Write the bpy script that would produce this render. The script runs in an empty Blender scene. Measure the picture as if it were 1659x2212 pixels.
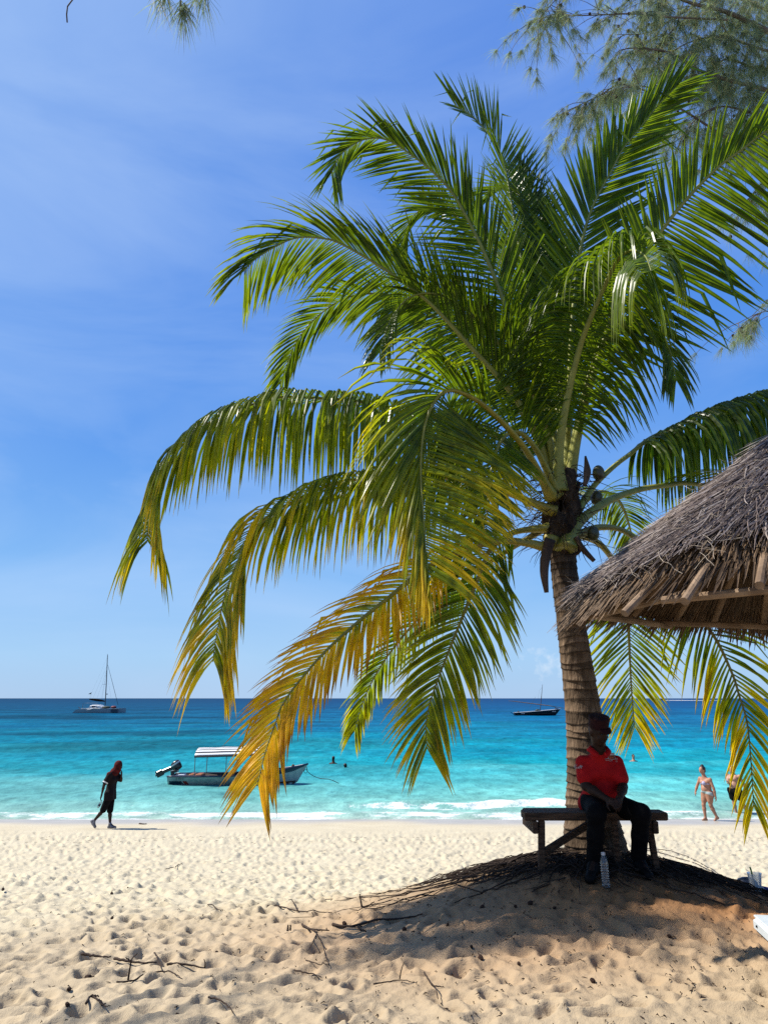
import bpy, math, random
import numpy as np
from mathutils import Vector, Matrix

random.seed(7)
RNG = np.random.default_rng(11)
scene = bpy.context.scene
COL = scene.collection
PI = math.pi

# ------------------------------------------------------------------ camera model
# picture coordinates used while measuring the photograph: 1659 x 2212
F, CX, CY = 1660.0, 829.5, 1106.0
EYE = 3.65
TH = math.atan2(402.0, 1660.0)
CT, ST = math.cos(TH), math.sin(TH)


def ray(px, py):
    u, v = (px - CX) / F, (CY - py) / F
    return Vector((u, CT - v * ST, ST + v * CT))


def P(px, py, Y):
    """world point at forward distance Y that stands at (px, py) of the photograph"""
    d = ray(px, py)
    return Vector((0, 0, EYE)) + d * (Y / d.y)


# ------------------------------------------------------------------ beach profile
_py = np.array([-30, 0, 4.5, 7.5, 10, 14, 18, 21, 23.5, 26, 30, 40, 60, 400.])
_pz = np.array([2.25, 2.08, 2.0, 1.76, 1.42, .92, .5, .27, .12, -.03, -.35, -1.1, -2.6, -8.])
_ty = np.linspace(-30, 60, 1801)
_tz = np.interp(_ty, _py, _pz)
_k = np.hanning(41); _k /= _k.sum()
_tz = np.convolve(np.pad(_tz, 20, mode='edge'), _k, mode='valid')


def base_z(x, y):
    x = np.asarray(x, float); y = np.asarray(y, float)
    z = np.interp(y, _ty, _tz)
    sx = np.where(x < 1.9, 1.75, 1.5)
    sy = np.where(y < 7.6, 1.55, 1.25)
    z = z + .51 * np.exp(-((x - 1.9) / sx) ** 2 - ((y - 7.6) / sy) ** 2)
    return z


def gz(x, y):
    return float(base_z(x, y))


def PG(px, py):
    """point of the beach seen at (px, py)"""
    d = ray(px, py); t = 2.0
    while t < 60:
        p = Vector((0, 0, EYE)) + d * t
        if p.z < gz(p.x, p.y):
            return p
        t += .02
    return p


# ------------------------------------------------------------------ object helpers
class MB:
    def __init__(s):
        s.v = []; s.f = []; s.c = []; s.hascol = False; s.n = 0

    def add(s, verts, faces, col=None):
        b = s.n
        s.v.extend([tuple(p) for p in verts]); s.n += len(verts)
        s.f.extend([tuple(i + b for i in f) for f in faces])
        if col is not None:
            s.hascol = True
            if isinstance(col, list):
                s.c.extend(col)
            else:
                s.c.extend([col] * len(verts))
        else:
            s.c.extend([(1, 1, 1)] * len(verts))

    def tube(s, pts, r, n=8, col=None, squash=1.0, caps=True):
        pts = [Vector(p) for p in pts]
        m = len(pts)
        if not isinstance(r, (list, tuple, np.ndarray)):
            r = [r] * m
        V = []; ref = None
        for i in range(m):
            t = (pts[min(i + 1, m - 1)] - pts[max(i - 1, 0)])
            if t.length < 1e-9: t = Vector((0, 0, 1))
            t.normalize()
            if ref is None:
                ref = Vector((0, 0, 1)) if abs(t.z) < .9 else Vector((0, 1, 0))
            a = t.cross(ref)
            if a.length < 1e-6: a = t.orthogonal()
            a.normalize(); b = a.cross(t).normalized(); ref = b
            for k in range(n):
                q = 2 * PI * k / n
                V.append(pts[i] + a * (math.cos(q) * r[i]) + b * (math.sin(q) * r[i] * squash))
        Fc = []
        for i in range(m - 1):
            for k in range(n):
                k2 = (k + 1) % n
                Fc.append((i * n + k, i * n + k2, (i + 1) * n + k2, (i + 1) * n + k))
        if caps:
            Fc.append(tuple(range(n - 1, -1, -1))); Fc.append(tuple((m - 1) * n + k for k in range(n)))
        c = col
        if isinstance(col, list) and len(col) == m:
            c = [cc for cc in col for _ in range(n)]
        s.add(V, Fc, c)

    def box(s, c, size, M=None, col=None, bev=0.0):
        x, y, z = size[0] / 2, size[1] / 2, size[2] / 2
        b = min(bev, x * .9, y * .9, z * .9)
        V = []
        if b <= 0:
            V = [Vector((i * x, j * y, k * z)) for k in (-1, 1) for i, j in ((-1, -1), (1, -1), (1, 1), (-1, 1))]
            Fc = [(3, 2, 1, 0), (4, 5, 6, 7), (0, 1, 5, 4), (1, 2, 6, 5), (2, 3, 7, 6), (3, 0, 4, 7)]
        else:
            rings = [(-z, b), (-z + b, 0), (z - b, 0), (z, b)]
            for zz, ins in rings:
                X, Y = x - ins, y - ins
                for i, j in ((-1, -1), (1, -1), (1, 1), (-1, 1)):
                    if i * j > 0:
                        V += [Vector((i * (X), j * (Y - b), zz)), Vector((i * (X - b), j * Y, zz))] if (i, j) != (-1, -1) else [Vector((-X, -(Y - b), zz)), Vector((-(X - b), -Y, zz))]
                    else:
                        V += [Vector((i * (X - b), j * Y, zz)), Vector((i * X, j * (Y - b), zz))]
            Fc = [tuple(range(7, -1, -1)), tuple(24 + k for k in range(8))]
            for q in range(3):
                for k in range(8):
                    Fc.append((q * 8 + k, q * 8 + (k + 1) % 8, q * 8 + 8 + (k + 1) % 8, q * 8 + 8 + k))
        if M is not None: V = [M @ p for p in V]
        s.add([p + Vector(c) for p in V], Fc, col)

    def beam(s, a, b, w, h, col=None, up=(0, 0, 1), bev=.006):
        a = Vector(a); b = Vector(b); d = b - a; L = d.length; d.normalize()
        up = Vector(up); y = up.cross(d)
        if y.length < 1e-5: y = d.orthogonal()
        y.normalize(); z = d.cross(y)
        M = Matrix((d, y, z)).transposed()
        s.box((a + b) / 2, (L, w, h), M, col, bev)

    def ell(s, c, r, n=16, m=10, M=None, col=None, noise=0.0):
        V = []; Fc = []
        for i in range(m + 1):
            t = PI * i / m
            for k in range(n):
                q = 2 * PI * k / n
                g = 1 + (random.uniform(-noise, noise) if noise else 0)
                p = Vector((r[0] * math.sin(t) * math.cos(q) * g, r[1] * math.sin(t) * math.sin(q) * g, r[2] * math.cos(t)))
                if M is not None: p = M @ p
                V.append(p + Vector(c))
        for i in range(m):
            for k in range(n):
                k2 = (k + 1) % n
                Fc.append((i * n + k, (i + 1) * n + k, (i + 1) * n + k2, i * n + k2))
        s.add(V, Fc, col)

    def lathe(s, c, prof, n=20, M=None, col=None, cap=True):
        V = []; Fc = []
        for r, z in prof:
            for k in range(n):
                q = 2 * PI * k / n
                p = Vector((r * math.cos(q), r * math.sin(q), z))
                if M is not None: p = M @ p
                V.append(p + Vector(c))
        for i in range(len(prof) - 1):
            for k in range(n):
                k2 = (k + 1) % n
                Fc.append((i * n + k, i * n + k2, (i + 1) * n + k2, (i + 1) * n + k))
        if cap:
            Fc.append(tuple(range(n - 1, -1, -1))); Fc.append(tuple((len(prof) - 1) * n + k for k in range(n)))
        s.add(V, Fc, col)

    def grid(s, rows, col=None, closed=False):
        m = len(rows); n = len(rows[0]); Fc = []
        for i in range(m - 1):
            for k in range(n if closed else n - 1):
                k2 = (k + 1) % n
                Fc.append((i * n + k, i * n + k2, (i + 1) * n + k2, (i + 1) * n + k))
        s.add([p for r in rows for p in r], Fc, col)


def world_loc(o):
    v = Vector((0, 0, 0))
    while o is not None:
        v += o.location; o = o.parent
    return v


def make_mesh(name, V, Fc, col=None, smooth=False):
    me = bpy.data.meshes.new(name)
    me.from_pydata(V if isinstance(V, list) else V.tolist(), [], Fc if isinstance(Fc, list) else Fc.tolist())
    if col is not None:
        a = me.color_attributes.new('tint', 'FLOAT_COLOR', 'POINT')
        c = np.ones((len(me.vertices), 4), np.float32); c[:, :3] = np.asarray(col, np.float32)[:, :3]
        a.data.foreach_set('color', c.ravel())
    if smooth:
        me.polygons.foreach_set('use_smooth', np.ones(len(me.polygons), bool))
    me.update()
    return me


def obj(name, mb, mat, parent=None, loc=None, smooth=False):
    """link the shapes collected in mb (world coordinates) as ONE mesh object"""
    org = world_loc(parent) if parent is not None else Vector(loc if loc is not None else (0, 0, 0))
    V = [(p[0] - org.x, p[1] - org.y, p[2] - org.z) for p in mb.v]
    me = make_mesh(name, V, mb.f, mb.c if mb.hascol else None, smooth)
    for m in (mat if isinstance(mat, (list, tuple)) else [mat]):
        me.materials.append(m)
    o = bpy.data.objects.new(name, me); COL.objects.link(o)
    if parent is not None: o.parent = parent
    else: o.location = org
    return o


def tag(o, label=None, cat=None, group=None, kind=None):
    if label: o['label'] = label
    if cat: o['category'] = cat
    if group: o['group'] = group
    if kind: o['kind'] = kind
    return o


def thing(name, label, cat, loc, group=None):
    o = bpy.data.objects.new(name, None); COL.objects.link(o)
    o.location = loc; o.empty_display_size = .2
    return tag(o, label, cat, group)


# ------------------------------------------------------------------ materials
def new_mat(name):
    m = bpy.data.materials.new(name); m.use_nodes = True
    return m, m.node_tree.nodes, m.node_tree.links, m.node_tree.nodes['Principled BSDF']


def pm(name, c1, c2=None, scale=8.0, rough=.6, bump=0.0, bscale=40.0, spec=.5, metal=0.0, stretch=None, tint=False, detail=5):
    m, N, L, b = new_mat(name)
    b.inputs['Roughness'].default_value = rough
    b.inputs['Specular IOR Level'].default_value = spec
    b.inputs['Metallic'].default_value = metal
    tc = N.new('ShaderNodeTexCoord'); mp = N.new('ShaderNodeMapping')
    L.new(tc.outputs['Object'], mp.inputs['Vector'])
    if stretch: mp.inputs['Scale'].default_value = stretch
    nz = N.new('ShaderNodeTexNoise'); nz.inputs['Scale'].default_value = scale; nz.inputs['Detail'].default_value = detail
    L.new(mp.outputs['Vector'], nz.inputs['Vector'])
    if c2 is None: c2 = tuple(x * .75 for x in c1)
    if not tint: c1 = tuple(x * .68 for x in c1); c2 = tuple(x * .68 for x in c2)
    rp = N.new('ShaderNodeValToRGB')
    rp.color_ramp.elements[0].position = .35; rp.color_ramp.elements[1].position = .65
    rp.color_ramp.elements[0].color = (*c2, 1); rp.color_ramp.elements[1].color = (*c1, 1)
    L.new(nz.outputs['Fac'], rp.inputs['Fac'])
    out = rp.outputs['Color']
    if tint:
        at = N.new('ShaderNodeAttribute'); at.attribute_name = 'tint'
        mx = N.new('ShaderNodeMix'); mx.data_type = 'RGBA'; mx.blend_type = 'MULTIPLY'; mx.inputs[0].default_value = 1
        L.new(out, mx.inputs[6]); L.new(at.outputs['Color'], mx.inputs[7]); out = mx.outputs[2]
    L.new(out, b.inputs['Base Color'])
    if bump:
        n2 = N.new('ShaderNodeTexNoise'); n2.inputs['Scale'].default_value = bscale; n2.inputs['Detail'].default_value = 6
        L.new(mp.outputs['Vector'], n2.inputs['Vector'])
        bp = N.new('ShaderNodeBump'); bp.inputs['Strength'].default_value = bump; bp.inputs['Distance'].default_value = .02
        L.new(n2.outputs['Fac'], bp.inputs['Height']); L.new(bp.outputs['Normal'], b.inputs['Normal'])
    return m


def leaf_mat(name, trans=.50, rough=.33, spec=.32, tscale=(2.4, 2.2, 1.0)):
    m, N, L, b = new_mat(name)
    at = N.new('ShaderNodeAttribute'); at.attribute_name = 'tint'
    geo = N.new('ShaderNodeNewGeometry')
    nz = N.new('ShaderNodeTexNoise'); nz.inputs['Scale'].default_value = 9; nz.inputs['Detail'].default_value = 4
    L.new(geo.outputs['Position'], nz.inputs['Vector'])
    mr = N.new('ShaderNodeMapRange'); mr.inputs[1].default_value = .3; mr.inputs[2].default_value = .7
    mr.inputs[3].default_value = .65; mr.inputs[4].default_value = 1.35
    L.new(nz.outputs['Fac'], mr.inputs[0])
    mx = N.new('ShaderNodeVectorMath'); mx.operation = 'SCALE'
    L.new(at.outputs['Color'], mx.inputs[0]); L.new(mr.outputs[0], mx.inputs['Scale'])
    L.new(mx.outputs[0], b.inputs['Base Color'])
    b.inputs['Roughness'].default_value = rough; b.inputs['Specular IOR Level'].default_value = spec
    tr = N.new('ShaderNodeBsdfTranslucent')
    m2 = N.new('ShaderNodeVectorMath'); m2.operation = 'MULTIPLY'
    m2.inputs[1].default_value = tscale
    mn = N.new('ShaderNodeVectorMath'); mn.operation = 'MINIMUM'; mn.inputs[1].default_value = (.85, .62, .5)
    L.new(mx.outputs[0], m2.inputs[0]); L.new(m2.outputs[0], mn.inputs[0]); L.new(mn.outputs[0], tr.inputs['Color'])
    ms = N.new('ShaderNodeMixShader'); ms.inputs[0].default_value = trans
    L.new(b.outputs[0], ms.inputs[1]); L.new(tr.outputs[0], ms.inputs[2])
    L.new(ms.outputs[0], N['Material Output'].inputs['Surface'])
    return m


M = {}
M['leaf'] = leaf_mat('palm leaf')
M['needle'] = leaf_mat('needle', trans=.5, rough=.6, spec=.2, tscale=(1.4, 1.5, 1.0))
M['rachis'] = pm('leaf stalk', (1, 1, 1), (.75, .75, .7), 14, .5, .2, 60, tint=True)
M['thatch'] = pm('dry thatch', (1, 1, 1), (.8, .78, .75), 20, .7, .2, 90, .25, tint=True)
M['pole'] = pm('peeled pole', (.38, .26, .165), (.20, .13, .08), 6, .75, .4, 30, .2, stretch=(1, 1, 1))
M['wood'] = pm('weathered plank', (.17, .10, .058), (.055, .035, .022), 7, .8, .6, 60, .2, stretch=(1, 6, 8))
M['root'] = pm('dry root', (.075, .05, .035), (.03, .02, .015), 20, .85, .4, 60, .2)
M['twig'] = pm('dry twig', (.07, .045, .032), (.03, .02, .015), 20, .85, .3, 80, .2)
M['cone'] = pm('brown cone', (.07, .035, .022), (.03, .015, .01), 60, .8, .8, 120, .2)
M['bark'] = pm('grey bark', (.24, .19, .16), (.11, .085, .07), 9, .85, .8, 25, .2, stretch=(1, 1, .25))
M['fibre'] = pm('palm fibre', (.12, .075, .045), (.03, .018, .012), 18, .9, .8, 60, .15, stretch=(1, 1, .3))
M['nut'] = pm('green coconut', (.12, .12, .03), (.07, .05, .02), 8, .45, .15, 30)
M['spathe'] = pm('dry spathe', (.17, .11, .075), (.07, .045, .03), 10, .8, .5, 40, .2, stretch=(1, 1, .2))
M['skin_dark'] = pm('dark brown skin', (.048, .025, .017), (.034, .018, .012), 20, .6, .1, 90, .15)
M['skin_tan'] = pm('tanned skin', (.50, .25, .155), (.42, .20, .12), 12, .55, .08, 90, .35)
M['skin_pale'] = pm('sunburnt skin', (.52, .29, .20), (.44, .23, .15), 12, .55, .08, 90, .35)
M['red_cloth'] = pm('red polo cotton', (.58, .010, .012), (.46, .007, .009), 9, .8, .55, 14, .15)
M['black_cloth'] = pm('black cloth', (.007, .007, .008), (.003, .003, .004), 18, .9, .3, 120, .1)
M['maroon'] = pm('maroon cap felt', (.035, .006, .008), (.02, .004, .006), 18, .85, .2, 120, .2)
M['shoe_black'] = pm('black shoe leather', (.006, .006, .006), (.004, .004, .004), 10, .7, .1, 60, .15)
M['shoe_grey'] = pm('grey sports shoe', (.32, .33, .38), (.03, .03, .035), 14, .6, .1, 60)
M['white'] = pm('white paint', (.78, .78, .76), (.7, .7, .68), 6, .4, .05, 40)
M['hull_white'] = pm('white hull paint', (.50, .52, .50), (.34, .38, .38), 5, .5, .1, 10)
M['navy'] = pm('navy paint', (.012, .03, .075), (.009, .02, .055), 4, .4)
M['black_paint'] = pm('black paint', (.010, .011, .014), (.006, .006, .008), 4, .45)
M['teal_dark'] = pm('dark blue stripe', (.012, .045, .075), (.01, .035, .06), 4, .4)
M['red_paint'] = pm('red stripe', (.42, .035, .02), (.33, .03, .02), 4, .4)
M['orange'] = pm('orange life vest', (.38, .11, .025), (.28, .08, .02), 9, .7)
M['brown_paint'] = pm('antifouling brown', (.09, .045, .03), (.06, .03, .02), 5, .6)
M['metal'] = pm('grey metal', (.30, .31, .32), (.22, .23, .24), 8, .4, metal=.7)
M['engine'] = pm('dark engine cowl', (.018, .022, .028), (.012, .014, .018), 6, .3)
M['rope'] = pm('grey rope', (.10, .09, .075), (.07, .06, .05), 40, .9)
M['canvas'] = None
M['grey_water_bag'] = pm('green dinghy cover', (.03, .05, .03), (.02, .035, .022), 5, .7)
M['red_cover'] = pm('dark red cover', (.22, .03, .04), (.15, .02, .03), 5, .7)
M['glass_dark'] = pm('dark window', (.01, .012, .016), (.008, .01, .012), 5, .1)
M['hair_dark'] = pm('dark hair', (.018, .012, .010), (.009, .006, .005), 40, .5, .4, 150, .4)
M['bikini_top'] = pm('lavender bikini cloth', (.52, .45, .62), (.33, .38, .60), 45, .7)
M['bikini_bottom'] = pm('mint bikini cloth', (.32, .50, .42), (.42, .42, .5), 30, .7)
M['red_scarf'] = pm('dark red scarf', (.14, .010, .009), (.025, .004, .005), 16, .85, .4, 60, .15)
M['print_cloth'] = pm('black printed tunic', (.010, .009, .010), (.014, .007, .007), 22, .85, .3, 60, .15)
M['straw'] = pm('green straw', (.07, .30, .08), (.06, .25, .07), 9, .4)
M['drink'] = pm('green drink', (.22, .30, .05), (.18, .26, .04), 9, .3)
M['emblem_white'] = pm('white print', (.62, .58, .55), (.5, .46, .44), 60, .7)
M['emblem_orange'] = pm('orange print', (.50, .12, .02), (.35, .06, .015), 50, .7)
M['lounger'] = pm('white lounger plastic', (.72, .78, .80), (.66, .72, .74), 7, .3)


def clear_mat(name, col=(1, 1, 1), rough=.03, alpha_mix=.55):
    m, N, L, b = new_mat(name)
    gl = N.new('ShaderNodeBsdfGlossy'); gl.inputs['Roughness'].default_value = rough
    tr = N.new('ShaderNodeBsdfTransparent'); tr.inputs['Color'].default_value = (*col, 1)
    fr = N.new('ShaderNodeFresnel'); fr.inputs['IOR'].default_value = 1.5
    nz = N.new('ShaderNodeTexNoise'); nz.inputs['Scale'].default_value = 30
    bp = N.new('ShaderNodeBump'); bp.inputs['Strength'].default_value = .25; bp.inputs['Distance'].default_value = .01
    L.new(nz.outputs['Fac'], bp.inputs['Height']); L.new(bp.outputs['Normal'], gl.inputs['Normal']); L.new(bp.outputs['Normal'], fr.inputs['Normal'])
    df = N.new('ShaderNodeBsdfDiffuse'); df.inputs['Color'].default_value = (.7, .75, .78, 1)
    m1 = N.new('ShaderNodeMixShader'); m1.inputs[0].default_value = 1 - alpha_mix
    L.new(tr.outputs[0], m1.inputs[1]); L.new(df.outputs[0], m1.inputs[2])
    ms = N.new('ShaderNodeMixShader')
    L.new(fr.outputs[0], ms.inputs[0]); L.new(m1.outputs[0], ms.inputs[1]); L.new(gl.outputs[0], ms.inputs[2])
    L.new(ms.outputs[0], N['Material Output'].inputs['Surface'])
    return m


M['clear'] = clear_mat('clear plastic', (.93, .96, .97), .05, .92)
M['clear_cup'] = clear_mat('clear cup', (.9, .92, .9), .08, .45)


def stripe_mat(name, a, b, axis, freq, duty=.5, rough=.8):
    m, N, L, p = new_mat(name)
    tc = N.new('ShaderNodeTexCoord'); sx = N.new('ShaderNodeSeparateXYZ')
    L.new(tc.outputs['Object'], sx.inputs[0])
    mu = N.new('ShaderNodeMath'); mu.operation = 'MULTIPLY'; mu.inputs[1].default_value = freq
    L.new(sx.outputs[axis], mu.inputs[0])
    fr = N.new('ShaderNodeMath'); fr.operation = 'FRACT'; L.new(mu.outputs[0], fr.inputs[0])
    gt = N.new('ShaderNodeMath'); gt.operation = 'GREATER_THAN'; gt.inputs[1].default_value = duty
    L.new(fr.outputs[0], gt.inputs[0])
    mx = N.new('ShaderNodeMix'); mx.data_type = 'RGBA'
    mx.inputs[6].default_value = (*a, 1); mx.inputs[7].default_value = (*b, 1)
    L.new(gt.outputs[0], mx.inputs[0]); L.new(mx.outputs[2], p.inputs['Base Color'])
    p.inputs['Roughness'].default_value = rough
    return m


M['canvas'] = stripe_mat('striped canvas', (.75, .75, .74), (.02, .025, .035), 1, 5.2, .42)
M['towel'] = stripe_mat('blue striped towel', (.75, .75, .78), (.012, .02, .22), 0, 7.0, .5)


# ------------------------------------------------------------------ noise fields
def fft_noise(shape, res, lam_lo, lam_hi, beta=1.0, seed=0):
    """band of random waves, wavelengths lam_lo..lam_hi metres, unit variance"""
    r = np.random.default_rng(seed)
    ny, nx = shape
    f = np.sqrt(np.fft.fftfreq(ny, res)[:, None] ** 2 + np.fft.rfftfreq(nx, res)[None, :] ** 2)
    amp = np.where((f > 1 / lam_hi) & (f < 1 / lam_lo), np.maximum(f, 1e-6) ** (-beta), 0)
    ph = r.uniform(0, 2 * PI, f.shape)
    z = np.fft.irfft2(amp * np.exp(1j * ph), s=shape)
    return z / (z.std() + 1e-12)


def bilinear(h, x0, y0, res, x, y):
    ny, nx = h.shape
    fx = np.clip((x - x0) / res, 0, nx - 1.001); fy = np.clip((y - y0) / res, 0, ny - 1.001)
    ix = fx.astype(int); iy = fy.astype(int); ax = fx - ix; ay = fy - iy
    return (h[iy, ix] * (1 - ax) * (1 - ay) + h[iy, ix + 1] * ax * (1 - ay) + h[iy + 1, ix] * (1 - ax) * ay + h[iy + 1, ix + 1] * ax * ay)


def wrapped(h, res, x, y):
    ny, nx = h.shape
    fx = np.mod(x / res, nx); fy = np.mod(y / res, ny)
    ix = fx.astype(int) % nx; iy = fy.astype(int) % ny; ax = fx - fx.astype(int); ay = fy - fy.astype(int)
    jx = (ix + 1) % nx; jy = (iy + 1) % ny
    return h[iy, ix] * (1 - ax) * (1 - ay) + h[iy, jx] * ax * (1 - ay) + h[jy, ix] * (1 - ax) * ay + h[jy, jx] * ax * ay


def smoothstep(a, b, x):
    t = np.clip((x - a) / (b - a), 0, 1); return t * t * (3 - 2 * t)


def grid_object(name, X, Y, Z, mat, attrs, kind='structure'):
    ny, nx = X.shape
    V = np.stack([X, Y, Z], -1).reshape(-1, 3)
    i = np.arange(ny * nx).reshape(ny, nx)
    Q = np.stack([i[:-1, :-1], i[:-1, 1:], i[1:, 1:], i[1:, :-1]], -1).reshape(-1, 4)
    me = bpy.data.meshes.new(name)
    me.vertices.add(len(V)); me.vertices.foreach_set('co', V.astype(np.float32).ravel())
    me.loops.add(len(Q) * 4); me.loops.foreach_set('vertex_index', Q.astype(np.int32).ravel())
    me.polygons.add(len(Q)); me.polygons.foreach_set('loop_start', np.arange(0, len(Q) * 4, 4, dtype=np.int32))
    me.polygons.foreach_set('use_smooth', np.ones(len(Q), bool))
    me.update(calc_edges=True)
    for an, val in attrs.items():
        if val.ndim == 3:
            a = me.color_attributes.new(an, 'FLOAT_COLOR', 'POINT')
            c = np.ones((ny * nx, 4), np.float32); c[:, :3] = val.reshape(-1, 3)
            a.data.foreach_set('color', c.ravel())
        else:
            a = me.attributes.new(an, 'FLOAT', 'POINT'); a.data.foreach_set('value', val.astype(np.float32).ravel())
    me.materials.append(mat)
    o = bpy.data.objects.new(name, me); COL.objects.link(o)
    return tag(o, kind=kind)


# ------------------------------------------------------------------ sand
RES = .02
HX0, HY0 = -16., 2.
HW, HH = int(32 / RES), int(26 / RES)
hx = HX0 + np.arange(HW) * RES; hy = HY0 + np.arange(HH) * RES
HXX, HYY = np.meshgrid(hx, hy)
warp = fft_noise((HH, HW), RES, .35, 2.5, 1.6, 3)
ridg = -np.abs(fft_noise((HH, HW), RES, .14, .8, 1.1, 4))
fine = fft_noise((HH, HW), RES, .05, .3, 1.0, 5)
H = .0045 * warp + .007 * ridg + .0035 * fine
steps = np.zeros_like(H)
rr = np.random.default_rng(21)
NF = 17000
fx = rr.uniform(-15, 15, NF); fy = 2.2 + rr.uniform(0, 1, NF) ** .95 * 20.5
for i in range(NF):
    lx, ly = rr.uniform(.06, .12), rr.uniform(.045, .078)
    a = rr.uniform(0, PI); dep = rr.uniform(.013, .044)
    R = .32
    i0, i1 = int((fx[i] - R - HX0) / RES), int((fx[i] + R - HX0) / RES)
    j0, j1 = int((fy[i] - R - HY0) / RES), int((fy[i] + R - HY0) / RES)
    i0 = max(i0, 0); j0 = max(j0, 0)
    dx = HXX[j0:j1, i0:i1] - fx[i]; dy = HYY[j0:j1, i0:i1] - fy[i]
    u = (dx * math.cos(a) + dy * math.sin(a)) / lx; v = (-dx * math.sin(a) + dy * math.cos(a)) / ly
    q = u * u + v * v
    skew = 1 + .5 * u
    steps[j0:j1, i0:i1] += dep * (-np.clip(1.15 - q, 0, 1) * np.clip(skew, .2, 2) * .9 + .42 * np.exp(-(np.sqrt(q) - 1.35) ** 2 * 5.0))
steps = np.clip(steps, -.065, .05)
smo = smoothstep(22.3, 20.0, HYY + .35 * warp)           # the smooth strip the waves wash
mound_w = np.exp(-((HXX - 1.9) / 1.6) ** 2 - ((HYY - 7.4) / 1.3) ** 2)
shore_fade = .85 + .15 * smoothstep(18, 8, HYY)
H = (H + 1.15 * steps * (1 - .55 * mound_w)) * (.06 + .94 * smo) * shore_fade
# wind and foot ripples raked over the shaded mound
wv = np.sin(2 * PI * ((HYY + .25 * (HXX - 1.9)) / .27 + .9 * warp * .35 + .6 * fft_noise((HH, HW), RES, .8, 3, 1.4, 8)))
rip = np.exp(-((HXX - 2.1) / 2.0) ** 2 - ((HYY - 5.9) / 1.0) ** 2)
H += .040 * (np.abs(np.sin(PI * ((HYY + .30 * (HXX - 1.9)) / .24 + .5 * warp + .8 * fft_noise((HH, HW), RES, .6, 3, 1.4, 8)))) ** .7 - .6) * -1.0 * rip

rows = [-25, -12, -6, -3, -1, 0, .8, 1.4, 2.0, 2.4]
y = 2.7
while y < 30:
    rows.append(y); y += max(.016, .0009 * y * y * .85)
rows += list(np.linspace(30.5, 70, 24))
rows = np.array(rows)
uc = np.linspace(-.98, .98, 1240)
ext = np.array([1.02, 1.08, 1.2, 1.4, 1.8, 2.6, 4, 8])
uc = np.concatenate([-ext[::-1], uc, ext])
XX = uc[None, :] * np.maximum(rows[:, None] * .985 + .25, 3.2); YY = np.repeat(rows[:, None], len(uc), 1)
ZZ = base_z(XX, YY)
inreg = (XX > HX0 + .1) & (XX < HX0 + 31.8) & (YY > HY0 + .1) & (YY < HY0 + 25.8)
ZZ += np.where(inreg, bilinear(H, HX0, HY0, RES, XX, YY), 0)
big = fft_noise((256, 256), .3, 2, 12, 1.2, 9)
bn = wrapped(big, .3, XX + 40, YY + 40)
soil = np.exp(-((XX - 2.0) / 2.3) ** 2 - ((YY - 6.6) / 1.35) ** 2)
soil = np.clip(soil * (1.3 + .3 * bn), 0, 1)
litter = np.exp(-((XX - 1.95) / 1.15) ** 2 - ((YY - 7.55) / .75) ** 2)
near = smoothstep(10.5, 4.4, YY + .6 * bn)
wet = smoothstep(22.9, 24.6, YY + .25 * bn + .25 * np.sin(XX * .35))


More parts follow.
